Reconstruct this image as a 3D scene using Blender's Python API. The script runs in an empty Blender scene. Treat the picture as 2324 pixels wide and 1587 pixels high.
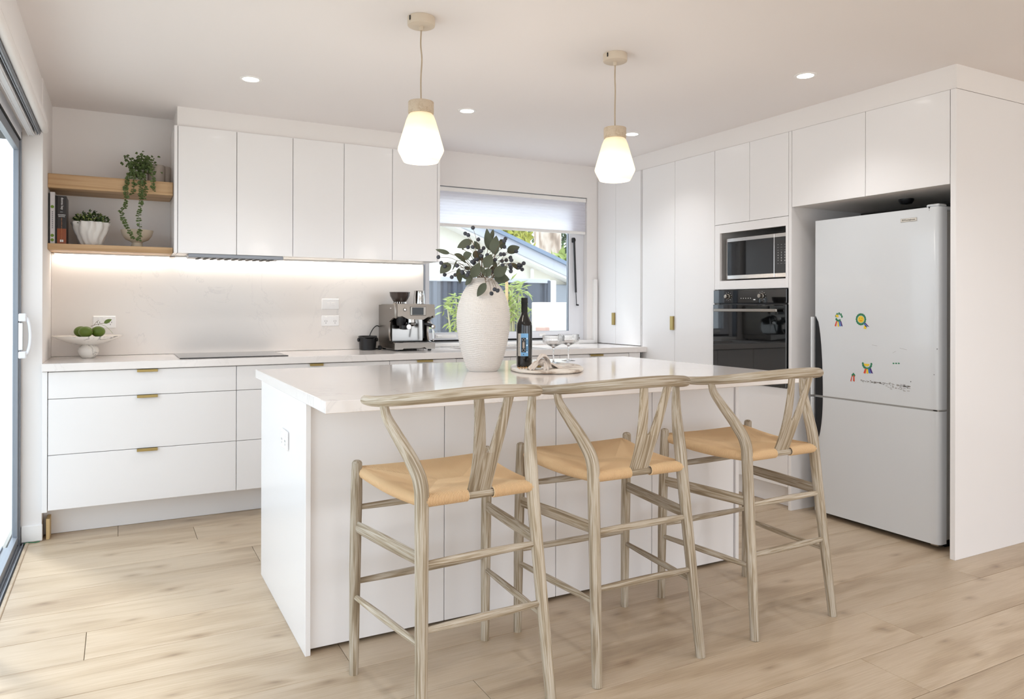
import bpy, math, random
from mathutils import Vector, Matrix
random.seed(7)
sc = bpy.context.scene
COL = sc.collection
PI = math.pi

# ---------------------------------------------------------------- camera
EYE = Vector((0.0, 0.0, 1.21))
FPX, CXP, CYP = 1668.16, 1162.0, 696.716
_y, _p, _r = 0.491911, 0.001133, 0.0024786
_f = Vector((math.sin(_y) * math.cos(_p), math.cos(_y) * math.cos(_p), math.sin(_p)))
_rt = Vector((math.cos(_y), -math.sin(_y), 0))
_u = _rt.cross(_f)
RGT = _rt * math.cos(_r) + _u * math.sin(_r)
UPV = -_rt * math.sin(_r) + _u * math.cos(_r)
FWD = _f
cam = bpy.data.cameras.new('camera')
cam.sensor_width = 36.0
cam.lens = FPX / 2324 * 36.0
cam.shift_y = (CYP - 793.5) / 2324
cam.clip_start = 0.02
cam.clip_end = 300
cam_o = bpy.data.objects.new('camera', cam)
COL.objects.link(cam_o)
m3 = Matrix((RGT, UPV, -FWD)).transposed()
cam_o.matrix_world = Matrix.Translation(EYE) @ m3.to_4x4()
sc.camera = cam_o

# ---------------------------------------------------------------- view, world, sun, daylight portals
sc.view_settings.view_transform = 'Standard'
sc.view_settings.look = 'None'
sc.view_settings.gamma = 1
sc.view_settings.use_curve_mapping = False
sc.view_settings.exposure = 0.0
sc.cycles.use_denoising = True
sc.cycles.max_bounces = 10
sc.cycles.diffuse_bounces = 6
sc.cycles.glossy_bounces = 5
sc.cycles.transmission_bounces = 8
sc.cycles.transparent_max_bounces = 12
sc.cycles.sample_clamp_indirect = 6
sc.cycles.caustics_reflective = False
sc.cycles.caustics_refractive = False
world = bpy.data.worlds.new('sky')
sc.world = world
world.use_nodes = True
wn = world.node_tree.nodes
bg = wn['Background']
bg.inputs[0].default_value = (0.87, 0.93, 1.0, 1)
bg.inputs[1].default_value = 3.1
sun = bpy.data.lights.new('sun', 'SUN')
sun.energy = 2.2
sun.angle = math.radians(8)
sun.color = (1.0, 0.96, 0.9)
sun_o = bpy.data.objects.new('sun', sun)
sun_o.rotation_euler = (math.radians(38), 0, math.radians(-150))
COL.objects.link(sun_o)


def portal(name, center, sx, sy, direction):
    l = bpy.data.lights.new(name, 'AREA')
    l.shape = 'RECTANGLE'
    l.size, l.size_y = sx, sy
    l.cycles.is_portal = True
    o = bpy.data.objects.new(name, l)
    o.location = center
    o.rotation_euler = Vector(direction).to_track_quat('-Z', 'Y').to_euler()
    COL.objects.link(o)


portal('door_daylight', (-0.52, 2.6, 1.05), 3.9, 2.15, (1, 0, 0))
portal('added_opening_daylight', (-0.52, -1.5, 1.05), 3.2, 2.15, (1, 0, 0))  # opening added behind the camera to brighten fridge, floor and island front
portal('kitchen_window_daylight', (2.7, 5.24, 1.45), 1.6, 1.1, (0, -1, 0))
portal('living_window_daylight', (3.2, -3.55, 1.3), 5.2, 2.2, (0, 1, 0))
portal('side_window_daylight', (7.55, -1.6, 1.3), 2.0, 2.2, (-1, 0, 0))


# ---------------------------------------------------------------- helpers
def lin(c):
    if isinstance(c, str):
        c = tuple(int(c[i:i + 2], 16) / 255 for i in (0, 2, 4))
    return tuple((x / 12.92 if x <= 0.04045 else ((x + 0.055) / 1.055) ** 2.4) for x in c) + (1,)


MATS = {}


def mat(name, color='ffffff', rough=0.5, metal=0.0, emit=None, estr=0.0, trans=0.0, ior=1.45, bump=None, coat=0.0, spec=None, sss=0.0):
    """plain principled surface; bump=(scale, strength) adds fine noise relief"""
    m = bpy.data.materials.new(name)
    m.use_nodes = True
    nt = m.node_tree
    b = nt.nodes['Principled BSDF']
    b.inputs['Base Color'].default_value = lin(color)
    b.inputs['Roughness'].default_value = rough
    b.inputs['Metallic'].default_value = metal
    b.inputs['IOR'].default_value = ior
    b.inputs['Transmission Weight'].default_value = trans
    b.inputs['Coat Weight'].default_value = coat
    if spec is not None:
        b.inputs['Specular IOR Level'].default_value = spec
    if sss:
        b.inputs['Subsurface Weight'].default_value = sss
        b.inputs['Subsurface Scale'].default_value = 0.01
    if emit:
        b.inputs['Emission Color'].default_value = lin(emit)
        b.inputs['Emission Strength'].default_value = estr
    if bump:
        tc = nt.nodes.new('ShaderNodeTexCoord')
        n = nt.nodes.new('ShaderNodeTexNoise')
        n.inputs['Scale'].default_value = bump[0]
        n.inputs['Detail'].default_value = 4
        bp = nt.nodes.new('ShaderNodeBump')
        bp.inputs['Strength'].default_value = bump[1]
        bp.inputs['Distance'].default_value = 0.002
        nt.links.new(tc.outputs['Object'], n.inputs['Vector'])
        nt.links.new(n.outputs['Fac'], bp.inputs['Height'])
        nt.links.new(bp.outputs['Normal'], b.inputs['Normal'])
    MATS[name] = m
    return m


def N(nt, kind, **kw):
    n = nt.nodes.new(kind)
    for k, v in kw.items():
        if k in n.inputs:
            n.inputs[k].default_value = v
        else:
            setattr(n, k, v)
    return n


def ramp(nt, stops, interp='LINEAR'):
    r = nt.nodes.new('ShaderNodeValToRGB')
    r.color_ramp.interpolation = interp
    e = r.color_ramp.elements
    while len(e) > 1:
        e.remove(e[-1])
    e[0].position = stops[0][0]
    e[0].color = lin(stops[0][1])
    for p, c in stops[1:]:
        x = e.new(p)
        x.color = lin(c)
    return r


def wood(name, dark, mid, light, rough=0.5, coord='gc', stretch=(1, 1, 1), ring=14, fine=1.0, bump=0.25, var=0.12, knots=False, limed=None, blotch=0.35, fmix=.6):
    """oak: the grain runs along the third component of the 'gc' attribute"""
    m = bpy.data.materials.new(name)
    m.use_nodes = True
    nt = m.node_tree
    L = nt.links.new
    b = nt.nodes['Principled BSDF']
    at = N(nt, 'ShaderNodeAttribute', attribute_name='gc')
    oi = N(nt, 'ShaderNodeObjectInfo')
    off = N(nt, 'ShaderNodeVectorMath', operation='SCALE')
    comb = N(nt, 'ShaderNodeCombineXYZ')
    L(oi.outputs['Random'], comb.inputs[0])
    L(oi.outputs['Random'], comb.inputs[1])
    L(oi.outputs['Random'], comb.inputs[2])
    L(comb.outputs[0], off.inputs[0])
    off.inputs[3].default_value = 37.0
    add = N(nt, 'ShaderNodeVectorMath', operation='ADD')
    L(at.outputs['Vector'], add.inputs[0])
    L(off.outputs[0], add.inputs[1])
    # slow warp of the rings
    mp = N(nt, 'ShaderNodeVectorMath', operation='MULTIPLY')
    mp.inputs[1].default_value = (ring * stretch[0], ring * stretch[1], 1.1 * stretch[2])
    L(add.outputs[0], mp.inputs[0])
    n1 = N(nt, 'ShaderNodeTexNoise', Scale=1.0, Detail=3.0, Distortion=0.6)
    L(mp.outputs[0], n1.inputs['Vector'])
    mul = N(nt, 'ShaderNodeMath', operation='MULTIPLY')
    L(n1.outputs['Fac'], mul.inputs[0])
    mul.inputs[1].default_value = 16.0
    sn = N(nt, 'ShaderNodeMath', operation='SINE')
    L(mul.outputs[0], sn.inputs[0])
    mr = N(nt, 'ShaderNodeMapRange')
    mr.inputs['From Min'].default_value = -1
    mr.inputs['From Max'].default_value = 1
    L(sn.outputs[0], mr.inputs['Value'])
    # fine fibres
    mf = N(nt, 'ShaderNodeVectorMath', operation='MULTIPLY')
    mf.inputs[1].default_value = (260 * fine, 260 * fine, 7)
    L(add.outputs[0], mf.inputs[0])
    n2 = N(nt, 'ShaderNodeTexNoise', Scale=1.0, Detail=5.0, Roughness=0.65)
    L(mf.outputs[0], n2.inputs['Vector'])
    mix = N(nt, 'ShaderNodeMix', data_type='FLOAT')
    mix.inputs[0].default_value = fmix
    L(mr.outputs[0], mix.inputs[2])
    L(n2.outputs['Fac'], mix.inputs[3])
    r = ramp(nt, [(0.25, dark), (0.5, mid), (0.72, light)])
    L(mix.outputs[0], r.inputs[0])
    # big soft blotches
    mb = N(nt, 'ShaderNodeVectorMath', operation='MULTIPLY')
    mb.inputs[1].default_value = (5, 5, 1.2)
    L(add.outputs[0], mb.inputs[0])
    n3 = N(nt, 'ShaderNodeTexNoise', Scale=1.0, Detail=2.0)
    L(mb.outputs[0], n3.inputs['Vector'])
    hs = N(nt, 'ShaderNodeMix', data_type='RGBA', blend_type='MULTIPLY')
    hs.inputs[0].default_value = blotch
    r3 = ramp(nt, [(0.3, dark), (0.62, 'ffffff')])
    L(n3.outputs['Fac'], r3.inputs[0])
    L(r.outputs[0], hs.inputs[6])
    L(r3.outputs[0], hs.inputs[7])
    last = hs.outputs[2]
    if knots:
        mk = N(nt, 'ShaderNodeVectorMath', operation='MULTIPLY')
        mk.inputs[1].default_value = (4.2, 4.2, 2.0)
        L(add.outputs[0], mk.inputs[0])
        sw = N(nt, 'ShaderNodeSeparateXYZ')
        cw = N(nt, 'ShaderNodeCombineXYZ')
        wn_ = N(nt, 'ShaderNodeTexNoise', Scale=2.2, Detail=2.0)
        L(mk.outputs[0], wn_.inputs['Vector'])
        wa = N(nt, 'ShaderNodeMath', operation='MULTIPLY_ADD')
        L(wn_.outputs['Fac'], wa.inputs[0])
        wa.inputs[1].default_value = .35
        L(mk.outputs[0], sw.inputs[0])
        L(sw.outputs[0], wa.inputs[2])
        L(wa.outputs[0], cw.inputs[0])
        L(sw.outputs[2], cw.inputs[1])
        vo = N(nt, 'ShaderNodeTexVoronoi', Scale=1.0, voronoi_dimensions='2D')
        L(cw.outputs[0], vo.inputs['Vector'])
        rk = ramp(nt, [(0.0, '5a4635'), (0.02, 'a08e7c'), (0.055, 'd6cbc0'), (0.12, 'ffffff')])
        L(vo.outputs['Distance'], rk.inputs[0])
        kk = N(nt, 'ShaderNodeMix', data_type='RGBA', blend_type='MULTIPLY')
        kk.inputs[0].default_value = 0.42
        L(last, kk.inputs[6])
        L(rk.outputs[0], kk.inputs[7])
        last = kk.outputs[2]
    # each piece a little different
    hv = N(nt, 'ShaderNodeHueSaturation')
    mr2 = N(nt, 'ShaderNodeMapRange')
    mr2.inputs['To Min'].default_value = 1 - var
    mr2.inputs['To Max'].default_value = 1 + var
    L(oi.outputs['Random'], mr2.inputs['Value'])
    L(mr2.outputs[0], hv.inputs['Value'])
    L(last, hv.inputs['Color'])
    L(hv.outputs[0], b.inputs['Base Color'])
    b.inputs['Roughness'].default_value = rough
    bp = N(nt, 'ShaderNodeBump', Strength=bump, Distance=0.0015)
    L(mix.outputs[0], bp.inputs['Height'])
    L(bp.outputs['Normal'], b.inputs['Normal'])
    MATS[name] = m
    return m


def stone(name, base, vein, rough=0.15, scale=2.0, amount=0.5, speck=None, width=0.03, bump=None):
    m = bpy.data.materials.new(name)
    m.use_nodes = True
    nt = m.node_tree
    L = nt.links.new
    b = nt.nodes['Principled BSDF']
    tc = N(nt, 'ShaderNodeTexCoord')
    n = N(nt, 'ShaderNodeTexNoise', Scale=scale, Detail=7.0, Roughness=0.62, Distortion=1.6)
    L(tc.outputs['Object'], n.inputs['Vector'])
    r = ramp(nt, [(0.5 - width, base), (0.5, vein), (0.5 + width, base)])
    L(n.outputs['Fac'], r.inputs[0])
    # veins come and go
    n2 = N(nt, 'ShaderNodeTexNoise', Scale=scale * 0.9, Detail=3.0)
    mv = N(nt, 'ShaderNodeMapping')
    mv.inputs['Location'].default_value = (3.1, 7.7, 1.3)
    L(tc.outputs['Object'], mv.inputs[0])
    L(mv.outputs[0], n2.inputs['Vector'])
    r2 = ramp(nt, [(0.48, '000000'), (0.62, 'ffffff')])
    L(n2.outputs['Fac'], r2.inputs[0])
    mm = N(nt, 'ShaderNodeMath', operation='MULTIPLY')
    L(r2.outputs[0], mm.inputs[0])
    mm.inputs[1].default_value = amount
    mx = N(nt, 'ShaderNodeMix', data_type='RGBA')
    L(mm.outputs[0], mx.inputs[0])
    mx.inputs[6].default_value = lin(base)
    L(r.outputs[0], mx.inputs[7])
    last = mx.outputs[2]
    if speck:
        v = N(nt, 'ShaderNodeTexVoronoi', Scale=speck[1])
        L(tc.outputs['Object'], v.inputs['Vector'])
        rs = ramp(nt, [(speck[2], speck[0]), (speck[2] + 0.06, 'ffffff')])
        L(v.outputs['Distance'], rs.inputs[0])
        ms = N(nt, 'ShaderNodeMix', data_type='RGBA', blend_type='MULTIPLY')
        ms.inputs[0].default_value = 0.8
        L(last, ms.inputs[6])
        L(rs.outputs[0], ms.inputs[7])
        last = ms.outputs[2]
    L(last, b.inputs['Base Color'])
    b.inputs['Roughness'].default_value = rough
    if bump:
        bp = N(nt, 'ShaderNodeBump', Strength=bump, Distance=0.002)
        L(n.outputs['Fac'], bp.inputs['Height'])
        L(bp.outputs['Normal'], b.inputs['Normal'])
    MATS[name] = m
    return m


def pane(name, tint='ffffff', refl=0.08):
    m = bpy.data.materials.new(name)
    m.use_nodes = True
    nt = m.node_tree
    nt.nodes.remove(nt.nodes['Principled BSDF'])
    t = N(nt, 'ShaderNodeBsdfTransparent')
    t.inputs[0].default_value = lin(tint)
    g = N(nt, 'ShaderNodeBsdfGlossy')
    g.inputs['Roughness'].default_value = 0.02
    mx = N(nt, 'ShaderNodeMixShader')
    mx.inputs[0].default_value = refl
    nt.links.new(t.outputs[0], mx.inputs[1])
    nt.links.new(g.outputs[0], mx.inputs[2])
    nt.links.new(mx.outputs[0], nt.nodes['Material Output'].inputs[0])
    MATS[name] = m
    return m


class MB:
    """collects boxes, lathes and tubes; build() links them as ONE mesh object. org is the thing's base in world space."""

    def __init__(s, org=(0, 0, 0), grain=None):
        s.v, s.f, s.fm, s.gc = [], [], [], []
        s.o = Vector(org)
        s.grain = grain
        s.mi = 0

    def add(s, vs, fs, gc=None):
        n = len(s.v)
        for i, p in enumerate(vs):
            p = Vector(p) - s.o
            s.v.append(p)
            if gc:
                s.gc.append(gc[i])
            elif s.grain == 'x':
                s.gc.append((p.y, p.z, p.x))
            elif s.grain == 'y':
                s.gc.append((p.x, p.z, p.y))
            else:
                s.gc.append((p.x, p.y, p.z))
        for f in fs:
            s.f.append([a + n for a in f])
            s.fm.append(s.mi)
        return s

    def box(s, x0, x1, y0, y1, z0, z1, b=0.0012):
        if x0 > x1: x0, x1 = x1, x0
        if y0 > y1: y0, y1 = y1, y0
        if z0 > z1: z0, z1 = z1, z0
        b = min(b, (x1 - x0) * .45, (y1 - y0) * .45, (z1 - z0) * .45)
        lo, hi = (x0, y0, z0), (x1, y1, z1)
        if b <= 0:
            vs = [(a, c, d) for a in (x0, x1) for c in (y0, y1) for d in (z0, z1)]
            fs = [(0, 1, 3, 2), (4, 6, 7, 5), (0, 4, 5, 1), (2, 3, 7, 6), (0, 2, 6, 4), (1, 5, 7, 3)]
            return s.add(vs, fs)
        vs, idx = [], {}
        for i in (0, 1):
            for j in (0, 1):
                for k in (0, 1):
                    c = (i, j, k)
                    for ax in range(3):
                        p = [0, 0, 0]
                        for a in range(3):
                            base = hi[a] if c[a] else lo[a]
                            p[a] = base if a == ax else base + (-b if c[a] else b)
                        idx[(c, ax)] = len(vs)
                        vs.append(p)
        fs = []
        for ax in range(3):
            o1, o2 = [a for a in range(3) if a != ax]
            for sd in (0, 1):
                q = []
                for (p1, p2) in ((0, 0), (1, 0), (1, 1), (0, 1)):
                    c = [0, 0, 0]
                    c[ax], c[o1], c[o2] = sd, p1, p2
                    q.append(idx[(tuple(c), ax)])
                flip = (sd == 0) ^ (ax == 1)
                fs.append(q[::-1] if flip else q)
        for ax in range(3):      # the edges run along ax
            o1, o2 = [a for a in range(3) if a != ax]
            for p1 in (0, 1):
                for p2 in (0, 1):
                    c0, c1 = [0, 0, 0], [0, 0, 0]
                    c0[o1] = c1[o1] = p1
                    c0[o2] = c1[o2] = p2
                    c1[ax] = 1
                    c0, c1 = tuple(c0), tuple(c1)
                    q = [idx[(c0, o1)], idx[(c1, o1)], idx[(c1, o2)], idx[(c0, o2)]]
                    flip = (p1 ^ p2) ^ (ax == 1)
                    fs.append(q if flip else q[::-1])
        for i in (0, 1):
            for j in (0, 1):
                for k in (0, 1):
                    c = (i, j, k)
                    q = [idx[(c, 0)], idx[(c, 1)], idx[(c, 2)]]
                    fs.append(q if (i + j + k) % 2 == 1 else q[::-1])
        return s.add(vs, fs)

    def lathe(s, prof, c, seg=32, fn=None, close=False, axis='z'):
        """prof: (r, z) bottom to top; fn(theta, z, r) -> r"""
        vs, fs = [], []
        for (r, z) in prof:
            for k in range(seg):
                t = 2 * PI * k / seg
                rr = fn(t, z, r) if fn else r
                p = (rr * math.cos(t), rr * math.sin(t), z)
                if axis == 'x':
                    p = (p[2], p[0], p[1])
                elif axis == 'y':
                    p = (p[1], p[2], p[0])
                vs.append((c[0] + p[0], c[1] + p[1], c[2] + p[2]))
        n = len(prof)
        for i in range(n - 1):
            for k in range(seg):
                a, b2 = i * seg + k, i * seg + (k + 1) % seg
                fs.append((a, b2, b2 + seg, a + seg))
        if prof[0][0] > 1e-5 and not close:
            fs.append(tuple(range(seg))[::-1])
        if prof[-1][0] > 1e-5 and not close:
            fs.append(tuple(range((n - 1) * seg, n * seg)))
        return s.add(vs, fs)

    def tube(s, pts, rad, seg=12, flat=1.0, ref=(0, 0, 1), rnd=True):
        """swept round or oval bar; rad a number or one per point; flat squeezes it across ref"""
        pts = [Vector(p) for p in pts]
        if not hasattr(rad, '__len__'):
            rad = [rad] * len(pts)
        rad = list(rad)
        if rnd:
            t0 = (pts[0] - pts[1]).normalized()
            t1 = (pts[-1] - pts[-2]).normalized()
            r0, r1 = rad[0], rad[-1]
            pre = [(pts[0] + t0 * r0 * .55 * math.sin(a), r0 * math.cos(a)) for a in (1.5, 1.1, .6)]
            post = [(pts[-1] + t1 * r1 * .55 * math.sin(a), r1 * math.cos(a)) for a in (.6, 1.1, 1.5)]
            pts = [p for p, _ in pre] + pts + [p for p, _ in post]
            rad = [r for _, r in pre] + rad + [r for _, r in post]
        vs, fs, gc = [], [], []
        ref = Vector(ref)
        dist = 0
        u = None
        for i, p in enumerate(pts):
            a = pts[max(i - 1, 0)]
            c = pts[min(i + 1, len(pts) - 1)]
            t = (c - a).normalized()
            if u is None:
                u = ref - t * ref.dot(t)
                if u.length < 1e-3:
                    u = Vector((1, 0, 0)) - t * t.x
                u.normalize()
            else:
                u = (u - t * u.dot(t)).normalized()
            w = t.cross(u)
            if i:
                dist += (p - pts[i - 1]).length
            for k in range(seg):
                th = 2 * PI * k / seg
                cx, cy = math.cos(th) * rad[i], math.sin(th) * rad[i] * flat
                vs.append(p + u * cx + w * cy)
                gc.append((cx + pts[0].x, cy + pts[0].y, dist + pts[0].z))
        for i in range(len(pts) - 1):
            for k in range(seg):
                a, b2 = i * seg + k, i * seg + (k + 1) % seg
                fs.append((a, b2, b2 + seg, a + seg))
        fs.append(tuple(range(seg))[::-1])
        fs.append(tuple(range((len(pts) - 1) * seg, len(pts) * seg)))
        return s.add(vs, fs, gc)

    def prism(s, poly, d0, d1, fn):
        """poly: 2D outline, extruded from d0 to d1; fn(u, v, d) gives the 3D point"""
        n = len(poly)
        vs = [fn(u, v, d0) for u, v in poly] + [fn(u, v, d1) for u, v in poly]
        fs = [tuple(range(n))[::-1], tuple(range(n, 2 * n))]
        fs += [(i, (i + 1) % n, n + (i + 1) % n, n + i) for i in range(n)]
        return s.add(vs, fs)

    def ball(s, c, r, seg=12, ring=8, sc3=(1, 1, 1)):
        prof = [(math.sin(PI * i / ring) * r, -math.cos(PI * i / ring) * r) for i in range(ring + 1)]
        prof[0] = (r * .02, -r)
        prof[-1] = (r * .02, r)
        n0 = len(s.v)
        s.lathe(prof, (0, 0, 0), seg)
        for i in range(n0, len(s.v)):
            p = s.v[i] + s.o
            s.v[i] = Vector((c[0] + p.x * sc3[0], c[1] + p.y * sc3[1], c[2] + p.z * sc3[2])) - s.o
        return s

    def grid(s, nu, nv, fn, gcf=None):
        vs = [fn(i / nu, j / nv) for i in range(nu + 1) for j in range(nv + 1)]
        gc = [gcf(i / nu, j / nv) for i in range(nu + 1) for j in range(nv + 1)] if gcf else None
        fs = [(i * (nv + 1) + j, (i + 1) * (nv + 1) + j, (i + 1) * (nv + 1) + j + 1, i * (nv + 1) + j + 1) for i in range(nu) for j in range(nv)]
        return s.add(vs, fs, gc)

    def xform(s, M, start=0):
        for i in range(start, len(s.v)):
            s.v[i] = M @ s.v[i]
        return s

    def build(s, name, m, parent=None, smooth=35, loc=None):
        me = bpy.data.meshes.new(name)
        me.from_pydata(s.v, [], s.f)
        ms = m if isinstance(m, (list, tuple)) else [m]
        for x in ms:
            me.materials.append(MATS[x] if isinstance(x, str) else x)
        if len(ms) > 1:
            me.polygons.foreach_set('material_index', s.fm)
        at = me.attributes.new('gc', 'FLOAT_VECTOR', 'POINT')
        at.data.foreach_set('vector', [c for g in s.gc for c in g])
        me.validate()
        if smooth:
            me.polygons.foreach_set('use_smooth', [True] * len(me.polygons))
            me.set_sharp_from_angle(angle=math.radians(smooth))
        o = bpy.data.objects.new(name, me)
        COL.objects.link(o)
        if parent:
            o.parent = parent
        else:
            o.location = s.o
        if loc:
            o.location = loc
        return o


def tag(o, label=None, cat=None, group=None, kind=None):
    if label: o['label'] = label
    if cat: o['category'] = cat
    if group: o['group'] = group
    if kind: o['kind'] = kind
    return o


def thing(name, loc, label, cat, group=None, rot=0):
    o = bpy.data.objects.new(name, None)
    o.empty_display_size = 0.05
    COL.objects.link(o)
    o.location = loc
    o.rotation_euler = (0, 0, rot)
    return tag(o, label, cat, group)


def kids(o):
    return [c for c in bpy.data.objects if c.parent == o]


def copy_tree(o, parent=None):
    cs = kids(o)
    c = o.copy()
    COL.objects.link(c)
    c.parent = parent
    for ch in cs:
        copy_tree(ch, c)
    return c


def text(body, size, parent, mat_, loc, rot, name='lettering', ext=0.0003, align='CENTER', width=1.0):
    cu = bpy.data.curves.new(name, 'FONT')
    cu.body = body
    cu.size = size
    cu.extrude = ext
    cu.align_x = align
    cu.align_y = 'CENTER'
    cu.resolution_u = 3
    cu.materials.append(MATS[mat_])
    tmp = bpy.data.objects.new(name, cu)
    me = bpy.data.meshes.new_from_object(tmp)
    bpy.data.objects.remove(tmp)
    bpy.data.curves.remove(cu)
    me.name = name
    o = bpy.data.objects.new(name, me)
    COL.objects.link(o)
    o.parent = parent
    o.location = loc
    o.rotation_euler = rot
    o.scale = (width, 1, 1)
    return o


def smooth_path(pts, n=8):
    pts = [Vector(p) for p in pts]
    P = [pts[0] * 2 - pts[1]] + pts + [pts[-1] * 2 - pts[-2]]
    out = []
    for i in range(1, len(P) - 2):
        for k in range(n):
            t = k / n
            a, b, c, d = P[i - 1], P[i], P[i + 1], P[i + 2]
            out.append(0.5 * ((2 * b) + (c - a) * t + (2 * a - 5 * b + 4 * c - d) * t * t + (3 * b - a - 3 * c + d) * t ** 3))
    out.append(pts[-1])
    return out


def lerp_list(vals, n):
    """the radii that go with smooth_path"""
    out = []
    for i in range(len(vals) - 1):
        for k in range(n):
            out.append(vals[i] + (vals[i + 1] - vals[i]) * k / n)
    return out + [vals[-1]]


def ray(px, py):
    return FWD + RGT * ((px - CXP) / FPX) - UPV * ((py - CYP) / FPX)


def at_y(px, py, Y):
    d = ray(px, py)
    return EYE + d * ((Y - EYE.y) / d.y)


def at_x(px, py, X):
    d = ray(px, py)
    return EYE + d * ((X - EYE.x) / d.x)


def at_d(px, py, dist):
    return EYE + ray(px, py) * dist


def leaf_verts(base, tip, width, normal, curl=0.12, n=5):
    """one leaf blade, thin but with a folded midrib"""
    base, tip, normal = Vector(base), Vector(tip), Vector(normal)
    ax = tip - base
    L = ax.length
    t = ax.normalized()
    sd = t.cross(normal).normalized()
    nn = sd.cross(t).normalized()
    vs, fs = [], []
    for i in range(n + 1):
        s_ = i / n
        w = width * 0.5 * (math.sin(PI * min(1, s_ ** 0.8)) ** 0.8 if 0 < s_ < 1 else 0.03)
        c = base + ax * s_ + nn * (curl * L * (math.sin(PI * s_)))
        vs += [c - sd * w + nn * (w * .25), c, c + sd * w + nn * (w * .25)]
    for i in range(n):
        a = i * 3
        fs += [(a, a + 1, a + 4, a + 3), (a + 1, a + 2, a + 5, a + 4)]
    return vs, fs


# ---------------------------------------------------------------- materials
mat('wall_paint', 'ece8e6', 0.75, bump=(220, 0.08))
mat('ceiling_paint', 'ebe6e5', 0.85)
mat('trim_white', 'f0eeec', 0.4)
mat('cabinet_white', 'eeecec', 0.26, coat=0.15)
mat('carcass_white', 'e6e2df', 0.4)
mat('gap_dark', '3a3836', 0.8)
stone('quartz', 'ebe6e3', 'c6c0be', rough=0.1, scale=1.6, amount=0.35, width=0.012)
stone('quartz_splash', 'e6e0db', 'bdbab9', rough=0.2, scale=1.9, amount=0.3, width=0.010)
stone('marble', 'e9e4dd', '55524f', rough=0.25, scale=9, amount=0.9, width=0.05)
mat('brass', 'a8935f', 0.36, 0.85)
mat('steel', '9a948d', 0.3, 1.0)
mat('steel_light', 'cfcbc6', 0.18, 1.0)
mat('chrome', 'c9c8c6', 0.09, 1.0)
mat('mirror_steel', '9c9a97', 0.14, 1.0)
mat('black_plastic', '17171a', 0.3)
mat('black_matte', '141414', 0.6)
mat('black_glass', '0c0d0e', 0.03, coat=0.5, spec=0.7)
mat('screen_dark', '101110', 0.12)
mat('alu_grey', '8f949c', 0.45, 0.6)
mat('alu_white', 'e4e5ea', 0.35)
pane('window_glass', 'f4f8fa', 0.06)
mat('clear_glass', 'ffffff', 0.0, trans=1.0, ior=1.46)
mat('fridge_white', 'd6d9dc', 0.16, coat=0.3)
mat('fridge_grey', 'a5a39f', 0.4)
mat('outlet_white', 'f1efee', 0.3)
wood('shelf_oak', 'a07d55', 'b8946a', 'c6a47c', rough=0.5, ring=18, blotch=0.2, var=0.05, bump=0.1)
wood('limed_oak', '7c6b55', 'a8987f', 'cfc6b8', rough=0.62, ring=85, stretch=(1, 1, 3.2), fine=2.0, fmix=.74, bump=0.5, var=0.06, blotch=0.35)
wood('floor_oak', 'a8927a', 'bda98f', 'cab8a1', rough=0.42, ring=7, fine=1.1, bump=0.05, var=0.05, knots=True, blotch=0.16, fmix=.74)
mat('raw_pine', 'c9ac7d', 0.7, bump=(60, 0.3))
mat('paper_cord', 'dcbd94', 0.75, bump=(300, 0.3))
mat('led_warm', 'ffffff', 0.4, emit='fff5e8', estr=24)
mat('downlight_lens', 'ffffff', 0.4, emit='fffaf4', estr=14)
m_ = mat('shade_glow', 'f6ead0', 0.35, emit='ffeebf', estr=1.0)
_nt = m_.node_tree
_tc = N(_nt, 'ShaderNodeTexCoord')
_sx = N(_nt, 'ShaderNodeSeparateXYZ')
_nt.links.new(_tc.outputs['Object'], _sx.inputs[0])
_mr = N(_nt, 'ShaderNodeMapRange')
_mr.inputs['From Min'].default_value = -.60
_mr.inputs['From Max'].default_value = -.39
_nt.links.new(_sx.outputs[2], _mr.inputs[0])
_rp = ramp(_nt, [(0, '7c7c7c'), (.25, 'c8c8c8'), (.5, 'c8c8c8'), (.8, '8c8c8c'), (1, '6a6a6a')], 'EASE')
_nt.links.new(_mr.outputs[0], _rp.inputs[0])
_mm = N(_nt, 'ShaderNodeMath', operation='MULTIPLY')
_mm.inputs[1].default_value = 2.1
_nt.links.new(_rp.outputs[0], _mm.inputs[0])
_nt.links.new(_mm.outputs[0], _nt.nodes['Principled BSDF'].inputs['Emission Strength'])
mat('bulb_glow', 'ffffff', 0.35, emit='fff0cc', estr=20)
mat('canopy_cream', 'd0c2b0', 0.5)
mat('cord_beige', 'b5a48e', 0.7)
stone('travertine', 'c9b8a2', 'a98f74', rough=0.7, scale=40, amount=0.6, speck=('5a4a3a', 220, 0.10), width=0.08, bump=0.4)
mat('ceramic_white', 'd8d2cc', 0.28, coat=0.4)
mat('matte_ceramic', 'dcd8d4', 0.7, bump=(90, 0.15))
mat('beige_ceramic', 'b5a896', 0.7)
mat('cup_ceramic', 'b3a69b', 0.6)
mat('eucalyptus', '4c5140', 0.6, bump=(120, 0.2))
mat('berry_blue', '3a3d45', 0.5, bump=(260, 0.6))
mat('twig', '6b5640', 0.8)
mat('box_leaf', '34481f', 0.55)
mat('box_leaf_light', '8d9a5c', 0.55)
mat('trailing_leaf', '4a5a2c', 0.55)
mat('lime_green', '55691f', 0.4, bump=(160, 0.3))
mat('wine_glass_dark', '0b0b0d', 0.06, coat=0.6)
mat('label_blue', '7fb4e0', 0.5)
mat('label_cream', 'd8d2c8', 0.5)
mat('ink_black', '141414', 0.5)
mat('ink_white', 'eeeeee', 0.5)
mat('linen', 'd9cfc6', 0.9, bump=(400, 0.3))
mat('gold_wire', 'c08a3a', 0.25, 1.0)
mat('plate_grey', 'b5b2ae', 0.5)
mat('blind_cloth', 'e9e9ef', 0.9)
mat('hob_glass', '1e1e1f', 0.1, coat=0.3)
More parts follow.
